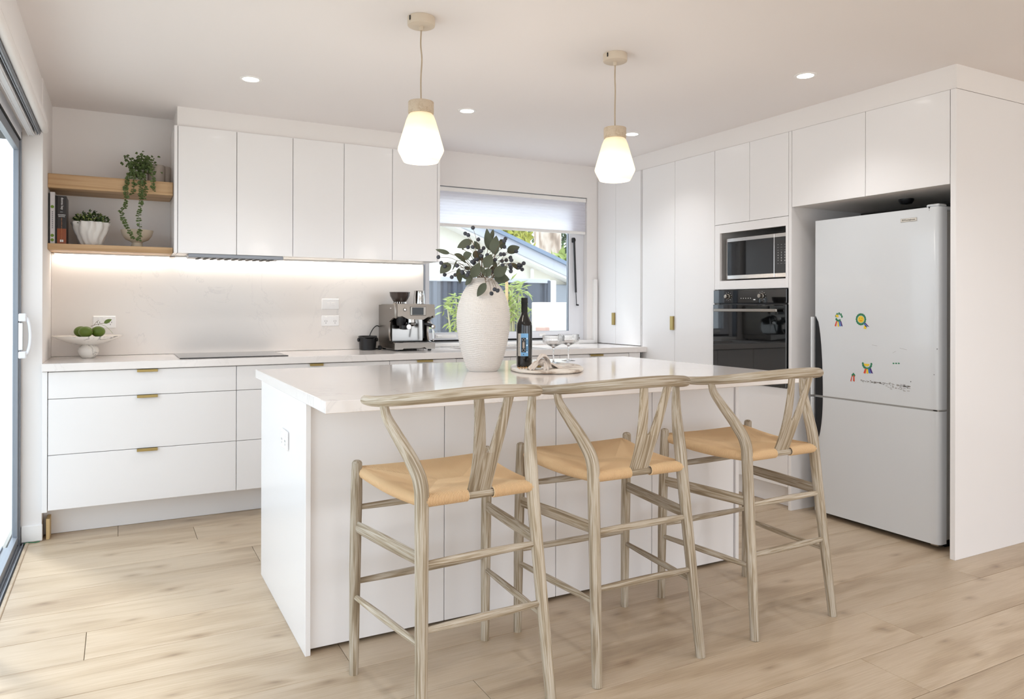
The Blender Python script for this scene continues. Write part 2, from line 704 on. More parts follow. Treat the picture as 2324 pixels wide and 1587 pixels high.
mat('smoke_plastic', '3a2f2a', 0.12, coat=0.4)

# ================================================================ THE SETTING
def struct(name, mb, m, parent=None, smooth=35):
    o = mb.build(name, m, parent, smooth)
    if not parent:
        o['kind'] = 'structure'
    return o


CEIL = 2.39
# --- floor: slab and one board per plank
floor = struct('floor', MB((0, 0, 0)).box(-0.5, 7.6, -3.6, 5.2, -0.10, -0.013, 0), 'gap_dark')
PW = 0.2475
joints = {0: 2.265, 1: 2.617, 2: 1.02, 3: 2.198, 11: 0.368, 12: 0.003, 4: 3.1, 5: 1.75, 6: -0.1, 7: 3.3, 8: 1.9, 9: 3.0, 10: 1.6, -1: 0.9}
plank_meshes = {}
for k in range(-20, 13):
    y0 = 1.423 + PW * k
    y1 = min(y0 + PW, 4.645)
    x = joints.get(k, random.uniform(-0.3, 2.0))
    while x > -0.405:
        x -= 2.4
    while x < 7.55:
        a, b_ = max(x, -0.400), min(x + 2.4, 7.55)
        x += 2.4
        if b_ - a < 0.03:
            continue
        key = (round(b_ - a, 3), round(y1 - y0, 3))
        if key not in plank_meshes:
            mbp = MB((0, 0, 0), grain='x').box(0.0009, b_ - a - 0.0009, 0.0009, y1 - y0 - 0.0009, -0.012, 0, 0.0012)
            o = mbp.build('plank', 'floor_oak', floor, loc=(a, y0, 0))
            plank_meshes[key] = o.data
        else:
            o = bpy.data.objects.new('plank', plank_meshes[key])
            COL.objects.link(o)
            o.parent = floor
            o.location = (a, y0, 0)

struct('ceiling', MB((0, 0, CEIL)).box(-0.55, 7.6, -3.6, 5.25, CEIL, CEIL + 0.08, 0), 'ceiling_paint')
# --- back wall with the window opening
WX0, WX1, WZ0, WZ1 = 1.985, 3.44, 0.93, 2.125
w = MB((0, 5.1, 0))
w.box(-0.472, WX0, 5.10, 5.25, 0, CEIL, 0).box(WX1, 4.3, 5.10, 5.25, 0, CEIL, 0)
w.box(WX0, WX1, 5.10, 5.25, 0, WZ0 - 0.03, 0).box(WX0, WX1, 5.10, 5.25, WZ1, CEIL, 0)
struct('wall_back', w, 'wall_paint')
w = MB((-0.35, 0, 0))
w.box(-0.472, -0.345, 4.49, 5.10, 0, CEIL, 0)
w.box(-0.50, -0.35, 0.7, 4.49, 2.12, CEIL, 0)
w.box(-0.50, -0.35, 0.1, 0.7, 0, CEIL, 0).box(-0.50, -0.35, -3.6, -3.1, 0, CEIL, 0).box(-0.50, -0.35, -3.1, 0.1, 2.12, CEIL, 0)  # the second opening is added, out of view, to let in more daylight
struct('wall_left', w, 'wall_paint')
w = MB((0, -3.5, 0))
w.box(-0.5, 0.6, -3.6, -3.5, 0, CEIL, 0).box(5.8, 7.6, -3.6, -3.5, 0, CEIL, 0)
w.box(0.6, 5.8, -3.6, -3.5, 0, 0.02, 0).box(0.6, 5.8, -3.6, -3.5, 2.3, CEIL, 0)
struct('wall_rear', w, 'wall_paint')
w = MB((7.5, 0, 0))
w.box(7.5, 7.6, -3.6, -2.6, 0, CEIL, 0).box(7.5, 7.6, -.6, 2.3, 0, CEIL, 0)
w.box(7.5, 7.6, -2.6, -.6, 0, 0.2, 0).box(7.5, 7.6, -2.6, -.6, 2.3, CEIL, 0)
struct('wall_right', w, 'wall_paint')
w = MB((4.2, 2.13, 0))
w.box(4.20, 4.30, 2.31, 5.10, 0, CEIL, 0).box(4.20, 7.6, 2.105, 2.3, 0, 2.27, 0)
struct('wall_kitchen', w, 'wall_paint')
struct('trim_1', MB((0.3, 4.74, 2.275)).box(0.304, 1.972, 4.739, 5.10, 2.276, CEIL, 0), 'wall_paint')
struct('trim_2', MB((3.55, 2.1, 2.273)).box(3.553, 4.2, 2.107, 5.10, 2.274, CEIL, 0).box(4.2, 7.6, 2.107, 2.3, 2.272, CEIL, 0), 'wall_paint')
# pelmet edge over the sliding door, rounded below
g = MB((-0.33, 3, 2.1))
g.tube([(-0.338, 0.7, 2.122), (-0.338, 4.487, 2.122)], 0.018, 16, rnd=True)
g.box(-0.35, -0.3215, 0.7, 4.487, 2.122, 2.18, 0.012)
struct('trim_3', g, 'wall_paint')
struct('baseboard_left', MB((-0.4, 4.48, 0)).box(-0.433, -0.341, 4.478, 4.492, 0.004, 0.088, 0.003), 'trim_white')
struct('baseboard_back', MB((1, 4.6, 0)).box(-0.3445, 3.50, 4.600, 4.617, 0.001, 0.150, 0.0015), 'cabinet_white')
struct('trim_4', MB((3.5, 5.08, 0.92)).box(3.492, 3.528, 5.07, 5.10, 0.917, 1.45, 0.002), 'trim_white')
struct('trim_5', MB((-0.4, 2, 0)).box(-0.414, -0.398, 0.7, 4.47, -0.002, 0.006, 0.003), 'floor_oak')

# --- sliding door on the left
def empty_struct(name, loc):
    o = bpy.data.objects.new(name, None)
    COL.objects.link(o)
    o.location = loc
    o['kind'] = 'structure'
    return o


D = (-0.47, 2.6, 0)
door = empty_struct('door_1', D)
MB(D).box(-0.470, -0.435, 4.462, 4.488, 0, 2.10, 0.002).box(-0.535, -0.435, 0.702, 0.73, 0, 2.10, 0.002).build('door_jamb', 'alu_grey', door)
MB(D).box(-0.535, -0.435, 0.702, 4.488, 2.06, 2.118, 0.002).build('door_head', 'alu_white', door)
MB(D).box(-0.530, -0.437, 0.72, 4.46, 2.052, 2.061, 0).build('seal', 'black_matte', door)
t = MB(D)
t.box(-0.535, -0.418, 0.702, 4.46, -0.012, -0.004, 0)
for xx in (-0.423, -0.438, -0.470, -0.510):
    t.box(xx - 0.003, xx + 0.003, 0.702, 4.46, -0.012, 0.006, 0.001)
t.build('door_track', 'alu_grey', door)
for i, (a, b_, xx) in enumerate(((3.14, 4.461, -0.455), (1.95, 3.2, -0.495), (0.74, 2.0, -0.455))):
    f = MB(D)
    f.box(xx - .012, xx + .012, a, a + .05, .01, 2.05, .002).box(xx - .012, xx + .012, b_ - .022, b_, .01, 2.05, .002)
    f.box(xx - .012, xx + .012, a + .05, b_ - .022, .01, .05, 0).box(xx - .012, xx + .012, a + .05, b_ - .022, 2.0, 2.05, 0)
    fr = f.build('door_sash', 'alu_grey', door)
    MB(D).box(xx - .003, xx + .003, a + .04, b_ - .02, .04, 2.01, 0).build('pane', 'window_glass', fr)
# pull handle with the lock behind it
h = MB(D)
hp = smooth_path([(-0.424, 4.40, 0.958), (-0.398, 4.40, 0.985), (-0.388, 4.40, 1.06), (-0.398, 4.40, 1.14), (-0.424, 4.40, 1.165)], 5)
h.tube(hp, 0.008, 10)
h.box(-0.438, -0.405, 4.385, 4.42, 1.135, 1.175, .004).box(-0.438, -0.405, 4.385, 4.42, 0.95, 0.985, .004)
hd = h.build('door_handle', 'alu_white', door)
MB(D).box(-0.438, -0.418, 4.39, 4.415, 0.99, 1.13, .003).build('lock', 'chrome', hd)
# tracks of the blinds under the door head
for (a, b_, z0, z1, mm, lab) in ((-0.372, -0.352, 2.096, 2.119, 'alu_grey', 'grey curtain track along the top of the sliding door, nearest the room'),
                                 (-0.410, -0.378, 2.085, 2.119, 'alu_white', 'white blind track along the top of the sliding door, behind the grey one')):
    q = MB((a, 2.6, 2.1)).box(a, b_, 0.75, 4.47, z0, z1, .003)
    q.box(a + .004, a + .007, 0.75, 4.47, z0 - .006, z0, 0).box(b_ - .007, b_ - .004, 0.75, 4.47, z0 - .006, z0, 0)
    tag(q.build('blind_track', mm), lab, 'track')

# --- kitchen window
W = (2.7, 5.17, 0.94)
win = empty_struct('window_1', W)
f = MB(W)
f.box(WX0, WX0 + .04, 5.15, 5.24, WZ0, WZ1, .002).box(WX1 - .045, WX1, 5.15, 5.24, WZ0, WZ1, .002)
f.box(WX0 + .04, WX1 - .045, 5.15, 5.24, WZ0, WZ0 + .035, .002).box(WX0 + .04, WX1 - .045, 5.15, 5.24, WZ1 - .03, WZ1, .002)
f.build('window_frame', 'alu_white', win)
sash = MB(W)
sash.box(2.022, 2.052, 5.14, 5.18, .966, 2.09, 0).box(3.292, 3.3945, 5.14, 5.18, .966, 2.09, 0)
sash.box(2.052, 3.292, 5.14, 5.18, .966, 1.020, 0).box(2.052, 3.292, 5.14, 5.18, 2.04, 2.09, 0)
sh = sash.build('window_sash', 'alu_white', win)
MB(W).box(2.05, 3.293, 5.158, 5.163, 1.018, 2.045, 0).build('pane', 'window_glass', sh)
MB(W).box(3.284, 3.292, 5.150, 5.172, 1.02, 2.04, 0).box(2.052, 3.285, 5.150, 5.172, 1.018, 1.022, 0).build('gasket', 'alu_grey', sh)
MB(W).box(WX0, WX1 - .045, 5.141, 5.15, .952, .9655, 0).build('seal', 'black_matte', win)
MB(W).box(2.10, 2.27, 5.128, 5.142, .978, 1.006, .004).box(2.11, 2.15, 5.120, 5.130, .985, 1.0, .003).build('winder', 'trim_white', win)
MB(W).box(3.00, 3.06, 5.128, 5.142, .978, 1.004, .004).build('latch', 'trim_white', win)
MB((2.7, 5.1, .92)).box(WX0 - .01, WX1 + .05, 5.056, 5.15, .9165, .944, .002).build('window_sill', 'trim_white')['kind'] = 'structure'
# window stay: a black damper on the right of the sash
st = thing('window_stay', (3.35, 5.12, 1.23), 'black damper stay on the white right side of the kitchen window', 'window stay')
p0, p1, p2 = at_y(1303, 545, 5.118), at_y(1307, 664, 5.118), at_y(1308.5, 692, 5.118)
MB((3.35, 5.12, 1.23)).tube([p0, p1], .0085, 12, rnd=False).build('barrel', 'black_plastic', st)
MB((3.35, 5.12, 1.23)).tube([p1, p2], .0035, 8, rnd=False).build('rod', 'black_plastic', st)
MB((3.35, 5.12, 1.23)).ball(p0, .014, 10, 6, (1, .8, 1.5)).box(p0.x - .012, p0.x + .008, 5.118, 5.14, p0.z - .02, p0.z + .02, .003).build('bracket', 'black_plastic', st)
MB((3.35, 5.12, 1.23)).tube([p2, p2 + Vector((.02, .004, -.002))], .007, 8).build('bracket', 'black_plastic', st)

# translucent cellular blind
m = bpy.data.materials.new('blind_fabric')
m.use_nodes = True
nt = m.node_tree
d1 = N(nt, 'ShaderNodeBsdfDiffuse')
d1.inputs[0].default_value = lin('f8f8fa')
d2 = N(nt, 'ShaderNodeBsdfTranslucent')
d2.inputs[0].default_value = lin('fafaff')
mx = N(nt, 'ShaderNodeMixShader')
mx.inputs[0].default_value = 0.68
nt.links.new(d1.outputs[0], mx.inputs[1])
nt.links.new(d2.outputs[0], mx.inputs[2])
nt.links.new(mx.outputs[0], nt.nodes['Material Output'].inputs[0])
MATS['blind_fabric'] = m
bl = thing('window_blind', (2.7, 5.12, 2.1), 'white pleated blind drawn a third down the kitchen window', 'blind')
zz = [2.095 - i * (2.095 - 1.845) / 22 for i in range(23)]
b = MB((2.7, 5.12, 2.1))
prof = [(5.1135 if i % 2 else 5.1165, z) for i, z in enumerate(zz)] + [(5.1255 if i % 2 else 5.1225, z) for i, z in reversed(list(enumerate(zz)))]
b.prism(prof, WX0 + .012, WX1 - .008, lambda y, z, x: (x, y, z))
b.build('cells', 'blind_fabric', bl, 20)
MB((2.7, 5.12, 2.1)).box(WX0 + .008, WX1 - .006, 5.104, 5.134, 2.088, 2.120, .003).build('head_rail', 'trim_white', bl)
MB((2.7, 5.12, 2.1)).box(WX0 + .012, WX1 - .008, 5.108, 5.130, 1.822, 1.846, .005).build('bottom_rail', 'trim_white', bl)
MB((2.7, 5.12, 2.1)).box(WX0 + .008, WX1 - .006, 5.102, 5.106, 2.1195, 2.1225, 0).build('reveal_strip', 'alu_grey', bl)

# ================================================================ OUTSIDE
mat('pale_render', 'f2efe6', 0.85, bump=(40, 0.2))
mat('house_wall', 'e9e6da', 0.85, bump=(30, 0.2))
mat('paving', 'd8d4cc', 0.9, bump=(25, 0.3))
mat('fence_steel', '565d6b', 0.5, 0.1)
mat('fascia_pale', 'c3c6d0', 0.7, bump=(20, .4))
mat('roof_tile', '7f8fa5', 0.7)
mat('terracotta', 'c9a79b', 0.8)
wood('bark', '8d7a6b', 'b9a595', 'd8cabd', rough=0.9, ring=3, bump=0.6, var=0)
mat('hedge_leaf', 'a9a83c', 0.6)
mat('hedge_dark', '3f5a2c', 0.7)
mat('bamboo_leaf', '9aa958', 0.5)
mat('bamboo_cane', 'c2bb98', 0.6)
g = MB((0, 0, -0.15))
g.box(-14, -0.56, -14, 30, -0.3, -0.12, 0).box(-0.56, 40, 5.3, 60, -0.3, -0.15, 0).box(-14, 40, -30, -3.7, -0.3, -0.15, 0).box(7.7, 40, -3.7, 5.3, -0.3, -0.15, 0)
struct('ground', g, 'paving')
# grey corrugated fence
FY = 8.0
fx0, fx1 = 1.6, at_y(1246, 640, FY).x
fz = at_y(1100, 630, FY).z
fence = thing('steel_fence', (fx0, FY, -0.15), 'grey corrugated steel fence seen through the kitchen window', 'fence')
sheetw = 0.76
x = fx0
while x < fx1 - .02:
    xe = min(x + sheetw, fx1)
    prof = []
    u = x
    i = 0
    seq = [(0, 0), (.045, 0), (.062, .035), (.108, .035), (.125, 0)]
    while u < xe - .127:
        for du, dy in seq:
            prof.append((u + du, FY + dy))
        u += .127
    prof.append((u, FY))
    prof.append((xe, FY))
    q = prof + [(a, c + .004) for a, c in reversed(prof)]
    MB((fx0, FY, -0.15)).prism(q, -0.15, fz - .03, lambda a, c, z: (a, c, z)).build('fence_sheet', 'fence_steel', fence, 20)
    x = xe
MB((fx0, FY, -0.15)).box(fx0, fx1, FY - .015, FY + .05, fz - .055, fz, .004).build('top_rail', 'fascia_pale', fence)
for xx in (fx0 + .1, fx0 + 2 * sheetw, fx1 - .03):
    MB((fx0, FY, -0.15)).box(xx, xx + .045, FY - .02, FY + .05, -.15, fz - .02, .004).build('post', 'fence_steel', fence)
# white post, low wall block, planter
pa, pb = at_y(1247, 640, 8.05), at_y(1263, 640, 8.05)
tag(MB((pa.x, 8.05, -.15)).box(pa.x, pb.x, 8.05, 8.25, -.15, pa.z + .02, .01).build('gate_post', 'pale_render'), 'white rendered post at the end of the grey fence', 'post')
pa, pb = at_y(1226, 686, 7.1), at_y(1300, 686, 7.1)
tag(MB((pa.x, 7, -.15)).box(pa.x, pb.x + .6, 7.1, 7.3, -.15, pa.z, .01).build('garden_wall', 'pale_render'), 'low cream rendered wall in front of the fence outside', 'wall')
pa, pb = at_y(1220, 742, 6.9), at_y(1232, 742, 6.9)
tag(MB((pa.x, 6.9, -.15)).box(pa.x, pb.x, 6.75, 6.95, -.15, pa.z, .01).build('brick_pier', 'terracotta'), 'small pink block beside the low cream wall', 'block')

# neighbour's house with its gable
HY = 10.0
house = thing('neighbour_house', (5, HY, -.15), 'white neighbouring house with a sloping blue grey roof edge', 'house')
def hp_(px, py): return at_y(px, py, HY)
A1, A2 = hp_(960, 480), hp_(1330, 652)         # lower line of the soffit
B1, B2 = hp_(985, 480), hp_(1330, 627)
wx0 = -1.0
slope = (A2.z - A1.z) / (A2.x - A1.x)
apex_x = A1.x - 1.2
apex_z = A1.z - slope * 1.2
wl = MB((5, HY, -.15))
ex = A2.x + 1.0
poly = [(wx0, -.15), (ex, -.15), (ex, A2.z + slope * 1.0), (apex_x, apex_z), (wx0, apex_z + (apex_x - wx0) * slope)]
wl.prism(poly, HY + .25, HY + 2.4, lambda x, z, y: (x, y, z))
wl.build('gable_wall', 'house_wall', house)
wl = MB((5, HY, -.15))
sl = MB((5, HY, -.15))
def band(zoff0, zoff1, y0, y1, m, name):
    q = MB((5, HY, -.15))
    pts = [(apex_x, apex_z + zoff0), (ex + .6, A2.z + slope * 1.6 + zoff0), (ex + .6, A2.z + slope * 1.6 + zoff1), (apex_x, apex_z + zoff1)]
    q.prism(pts, y0, y1, lambda x, z, y: (x, y, z))
    pts = [(apex_x, apex_z + zoff0), (wx0, apex_z + (apex_x - wx0) * slope + zoff0), (wx0, apex_z + (apex_x - wx0) * slope + zoff1), (apex_x, apex_z + zoff1)]
    q.prism(pts, y0, y1, lambda x, z, y: (x, y, z))
    return q.build(name, m, house)
band(-.02, .02, HY - .02, HY + .3, 'trim_white', 'soffit')
fh = abs(hp_(1213, 598).z - hp_(1213, 574).z)
band(.02, .02 + fh * .95, HY - .06, HY, 'fascia_pale', 'barge_board')
band(.02 + fh * .95, .02 + fh * 1.3, HY - .12, HY + 2.5, 'roof_tile', 'roof')
pa = hp_(1222, 610)
MB((5, HY, -.15)).tube([(pa.x, HY + .2, pa.z), (pa.x, HY + .2, pa.z - .15), (pa.x + .05, HY + .2, pa.z - .35), (pa.x + .05, HY + .2, -.1)], .03, 8).build('downpipe', 'trim_white', house)
pa, pb = hp_(1270, 645), hp_(1290, 695)
MB((5, HY, -.15)).box(pa.x, pb.x + .4, HY + .17, HY + .26, pb.z, pa.z, .01).build('window', 'alu_grey', house)

# tree and hedge behind
tp = [at_y(1245, 900, 17), at_y(1243, 600, 17), at_y(1242, 400, 17), at_y(1236, 200, 17)]
tp[0].z = -.15
tree = thing('gum_tree', tp[0], 'tall tree with a pale pink trunk behind the neighbouring roof', 'tree')
rr = (at_y(1270, 590, 17) - at_y(1217, 590, 17)).length / 2
sp = smooth_path(tp, 6)
MB(tp[0]).tube(sp, [rr * (1.05 - .1 * i / len(sp)) for i in range(len(sp))], 20).build('trunk', 'bark', tree)


def foliage(org, c, r, n, size, seedn, up=.3):
    rnd_ = random.Random(seedn)
    q = MB(org)
    for _ in range(n):
        d = Vector((rnd_.gauss(0, 1), rnd_.gauss(0, 1), rnd_.gauss(0, 1)))
        d.normalize()
        rad = rnd_.random() ** .4
        p = Vector((c[0] + d.x * r[0] * rad, c[1] + d.y * r[1] * rad, c[2] + d.z * r[2] * rad))
        tdir = Vector((rnd_.gauss(0, 1), rnd_.gauss(0, 1), rnd_.gauss(up, 1))).normalized()
        vs, fs = leaf_verts(p, p + tdir * size * rnd_.uniform(.7, 1.3), size * .45, (rnd_.gauss(0, 1), rnd_.gauss(0, 1), rnd_.gauss(0, 1)), n=2)
        q.add(vs, fs)
    return q


for i, (px, py, Y, r, n, mm, lab) in enumerate(((1128, 530, 13.6, (.68, .5, .75), 1500, 'hedge_leaf', 'bright yellow green tree crown above the neighbouring roof'),
                                            (1172, 575, 15.6, (.33, .4, .5), 800, 'hedge_leaf', 'yellow green bush against the pale tree trunk'),
                                            (1290, 540, 19, (1.5, .8, 2.6), 2400, 'hedge_dark', 'dark green tree crown behind the pale trunk'),
                                            (1274, 603, 13.2, (.14, .14, .16), 110, 'bamboo_leaf', 'light green spiky shrub at the right edge of the window'),)):
    c = at_y(px, py, Y)
    b0 = Vector((c.x, c.y, -.15))
    tr = thing('leafy_tree', b0, lab, 'tree' if i != 3 else 'shrub')
    fo = foliage(b0, c, r, n, .20 if i < 3 else .3, 40 + i).build('foliage', mm, tr, 0)
    fo['kind'] = 'stuff'
    MB(b0).tube([b0, c], .08, 8).build('stem', 'bark', tr)

# bamboos in front of the fence
def bamboo(px, spots, lab, seedn, Y=7.4):
    b0 = at_y(px, 760, Y)
    b0.z = -.15
    t_ = thing('bamboo_plant', b0, lab, 'bamboo plant')
    rnd_ = random.Random(seedn)
    cn = MB(b0)
    lf = MB(b0)
    for (sx, sy, sz, n) in spots:
        c = at_y(sx, sy, Y)
        base = b0 + Vector((rnd_.uniform(-.04, .04), rnd_.uniform(-.04, .04), 0))
        cn.tube([base, base.lerp(c, .5) + Vector((.02, 0, .1)), c], .009, 6)
        for _ in range(n):
            p = c + Vector((rnd_.gauss(0, sz), rnd_.gauss(0, sz * .7), rnd_.gauss(0, sz * .8)))
            d = Vector((rnd_.uniform(-1, 1), rnd_.uniform(-.5, .5), rnd_.uniform(-.9, .3))).normalized()
            vs, fs = leaf_verts(p, p + d * rnd_.uniform(.09, .16), .022, (0, -1, .6), n=2)
            lf.add(vs, fs)
    cn.build('canes', 'bamboo_cane', t_)
    o = lf.build('foliage', 'bamboo_leaf', t_, 0)
    o['kind'] = 'stuff'


bamboo(1040, ((1015, 690, .045, 22), (1035, 680, .05, 26), (1032, 730, .05, 26), (1045, 705, .05, 24), (978, 738, .03, 6)), 'bamboo left of the vase, in front of the grey fence', 3)
bamboo(1158, ((1162, 652, .05, 34), (1168, 680, .07, 44), (1163, 722, .06, 34), (1178, 665, .05, 24), (1158, 695, .06, 28)), 'taller bamboo between the white vase and the wine bottle', 4)
bamboo(1205, ((1202, 737, .035, 12), (1212, 705, .03, 10), (1198, 755, .03, 8)), 'thin bamboo sprig beside the neck of the wine bottle', 5)
q = MB(at_y(1152, 760, 7.3))
q0 = at_y(1152, 760, 7.3)
q.tube([Vector((q0.x, 7.3, -.15)), at_y(1150, 640, 7.3)], .018, 8)
tag(q.build('garden_stake', 'raw_pine'), 'pale stake standing in the bamboo just right of the vase', 'stake')

# ================================================================ JOINERY
def pull(parent, x0, x1, yf, z, mm='brass'):
    """brass edge pull: a lip over the top of the front, hanging 12 mm"""
    q = MB(parent_loc(parent))
    q.box(x0, x1, yf - .014, yf + .012, z - .0005, z + .0015, .0005)
    q.box(x0, x1, yf - .016, yf - .0125, z - .013, z + .0015, .001)
    return q.build('handle', mm, parent)


def parent_loc(o):
    while o.parent:
        o = o.parent
    return o.location


BT = 0.916          # top of the worktops
FYB = 4.46          # face of the base fronts
units = [
    (-0.318, 0.599, 'drawers', (0.091, 0.192), 'wide white three-drawer base cabinet nearest the sliding door, under the fruit stand'),
    (0.599, 1.515, 'drawers', (1.012, 1.093), 'white three-drawer base cabinet behind the left end of the island'),
    (1.515, 1.974, 'doors1', (1.693, 1.802), 'narrow white base cabinet below the coffee machine'),
    (1.974, 2.379, 'doors1', None, 'narrow white base cabinet under the window, behind the vase'),
    (2.379, 2.778, 'doors1', None, 'narrow white base cabinet behind the wine bottle'),
    (2.778, 3.388, 'drawers', (3.033, 3.146), 'white base cabinet with a brass pull at the right end of the back bench'),
]
for (x0, x1, kind_, hx, lab) in units:
    L0 = ((x0 + x1) / 2, 4.75, 0)
    c = thing('base_cabinet', L0, lab, 'cabinet')
    MB(L0).box(x0 + .001, x1 - .001, FYB + .021, 5.03, 0.155, 0.690 if 1.98 > x0 > 1.9 or x0 == 2.379 else 0.874, .001).build('body', 'carcass_white', c)
    MB(L0).box(x0 + .02, x1 - .02, 4.619, 5.0, 0.0, 0.155, .001).build('plinth', 'carcass_white', c)
    if kind_ == 'drawers':
        for (z0, z1) in ((0.158, 0.4405), (0.4435, 0.7305), (0.7335, 0.870)):
            d = MB(L0).box(x0 + .0015, x1 - .0015, FYB, FYB + .019, z0, z1, .0012).build('drawer', 'cabinet_white', c)
            if hx:
                pull(d, hx[0], hx[1], FYB, z1)
    else:
        d = MB(L0).box(x0 + .0015, x1 - .0015, FYB, FYB + .019, .158, .870, .0012).build('door', 'cabinet_white', c)
        if hx:
            pull(d, hx[0], hx[1], FYB, .870)
tag(MB((-.333, 4.7, 0)).box(-.343, -.3195, FYB - .001, 4.60, .15, .873, .001).build('filler_panel', 'cabinet_white'), 'narrow white filler strip between the wall and the left base cabinet', 'panel')
tag(MB((3.43, 4.7, 0)).box(3.390, 3.495, FYB - .001, 5.03, .15, .873, .001).build('filler_panel', 'cabinet_white'), 'white filler panel at the right end of the back bench beside the pantry', 'panel')

# back worktop with a sink cut into it
bench = thing('back_worktop', (1.5, 4.75, .876), 'long white stone worktop along the back wall under the wall cabinets', 'worktop')
SX0, SX1, SY0, SY1 = 2.12, 2.77, 4.58, 4.96
q = MB((1.5, 4.75, .876))
q.box(-.344, SX0, 4.44, 5.044, .876, BT, .0015).box(SX1, 3.545, 4.44, 5.044, .876, BT, .0015)
q.box(SX0, SX1, 4.44, SY0, .876, BT, 0).box(SX0, SX1, SY1, 5.044, .876, BT, 0)
q.build('slab', 'quartz', bench)
q = MB((1.5, 4.75, .876)).box(3.545, 4.19, 4.52, 5.04, .876, BT, .001).build('slab_end', 'quartz', bench)
sk = MB((2.45, 4.77, .70))
t_ = .002
sk.box(SX0, SX1, SY0, SY1, .70, .702, 0)
for a in ((SX0 - t_, SX0, SY0, SY1), (SX1, SX1 + t_, SY0, SY1), (SX0, SX1, SY0 - t_, SY0), (SX0, SX1, SY1, SY1 + t_)):
    sk.box(*a, .70, .8755, 0)
tag(sk.build('sink', 'steel'), 'steel sink bowl let into the back worktop under the window', 'sink')
# splashback slab
tag(MB((.8, 5.05, BT)).box(-.344, 1.968, 5.046, 5.098, BT + .0008, 1.5235, .001).build('splashback', 'quartz_splash'),
    'pale veined stone splashback behind the cooktop', 'splashback')
tag(MB((1.976, 5.06, 1.2)).box(1.969, 1.9835, 5.05, 5.099, .946, 1.523, .001).build('edge_trim', 'alu_grey'), 'grey edge strip at the right end of the splashback', 'trim strip')
# cooktop
hob = thing('cooktop', (.605, 4.77, BT), 'black glass cooktop let flush into the back worktop', 'cooktop')
MB((.605, 4.77, BT)).box(.306, .905, 4.535, 5.015, BT + .0005, BT + .005, .0018).build('glass', 'hob_glass', hob)

# --- oak floating shelves
for (z0, z1, lab) in ((1.870, 1.948, 'upper oak floating shelf on the left, carrying the trailing plant'),
                      (1.526, 1.561, 'lower oak floating shelf on the left, carrying the books and the white pot')):
    tag(MB((0, 4.95, z0), grain='x').box(-.3445, .2845, 4.789, 5.099, z0, z1, .0015).build('floating_shelf', 'shelf_oak'), lab, 'shelf')
# led strips under the lower shelf and the wall cabinets
for a, b_, lab in ((-.33, .28, 'glowing warm light strip under the lower oak shelf'), (.31, 1.95, 'glowing warm light strip under the white wall cabinets')):
    q = thing('light_strip', ((a + b_) / 2, 4.985, 1.52), lab, 'light strip')
    MB(((a + b_) / 2, 4.985, 1.52)).box(a, b_, 5.006, 5.034, 1.5165, 1.5255 if a < 0 else 1.5265, .001).build('channel', 'trim_white', q)
    MB(((a + b_) / 2, 4.985, 1.52)).box(a + .005, b_ - .005, 5.010, 5.030, 1.5145, 1.5164, 0).build('diffuser', 'led_warm', q)

# --- wall cabinets
UY, UZ0, UZ1 = 4.720, 1.528, 2.274
xs = [.306, .633, .966, 1.291, 1.619, 1.943]
labs = ['leftmost white wall cabinet beside the oak shelves', 'second white wall cabinet from the oak shelves, over the range hood', 'middle white wall cabinet of the row of five',
        'fourth white wall cabinet from the oak shelves', 'white wall cabinet nearest the window, partly behind the pendant']
for i in range(5):
    L0 = ((xs[i] + xs[i + 1]) / 2, 4.9, UZ0)
    c = thing('wall_cabinet', L0, labs[i], 'cabinet')
    MB(L0).box(xs[i] + .0005, xs[i + 1] - .0005, UY + .021, 5.044, UZ0, UZ1, .001).build('body', 'carcass_white', c)
    MB(L0).box(xs[i] + .0015, xs[i + 1] - .0015, UY, UY + .019, UZ0 - .001, UZ1, .0012).build('door', 'cabinet_white', c)
for a, b_, lab in ((.287, .3045, 'white end panel between the oak shelves and the wall cabinets'), (1.944, 1.962, 'white end panel of the wall cabinets beside the window')):
    tag(MB((a, 4.9, UZ0)).box(a, b_, UY, 5.099 if a < 1 else 5.044, UZ0 - .001, UZ1, .001).build('end_panel', 'cabinet_white'), lab, 'panel')
# slide-out range hood
hood = thing('range_hood', (.63, 4.85, 1.50), 'grey slide-out range hood under the wall cabinets', 'range hood')
MB((.63, 4.85, 1.5)).box(.37, .905, 4.745, 4.96, 1.508, 1.5265, .002).build('body', 'alu_grey', hood)
MB((.63, 4.85, 1.5)).box(.365, .91, 4.728, 4.748, 1.505, 1.5268, .002).build('front_rail', 'alu_grey', hood)
for i in range(11):
    xx = .42 + i * .042
    MB((.63, 4.85, 1.5)).box(xx, xx + .018, 4.76, 4.94, 1.503, 1.508, .001).build('slat', 'black_matte', hood)

# --- tall wall of cabinets on the right (fronts face -x)
TX = 3.545


def vpull(parent, y0, y1, z0, z1):
    """upright brass edge pull on a front that faces -x"""
    q = MB(parent_loc(parent))
    q.box(TX - .016, TX - .0125, y0, y1, z0, z1, .001)
    q.box(TX - .016, TX + .006, y0 - .0006, y0 + .0008, z0, z1, .0004)
    return q.build('handle', 'brass', parent)


def tallbox(y0, y1, z0, z1):
    return MB((TX + .3, (y0 + y1) / 2, z0)).box(TX + .0205, 4.195, y0 + .0005, y1 - .0005, z0, z1, .001)


def front(parent, y0, y1, z0, z1, name='door', mm='cabinet_white'):
    return MB(parent_loc(parent)).box(TX, TX + .019, y0 + .0013, y1 - .0013, z0, z1, .0012).build(name, mm, parent)


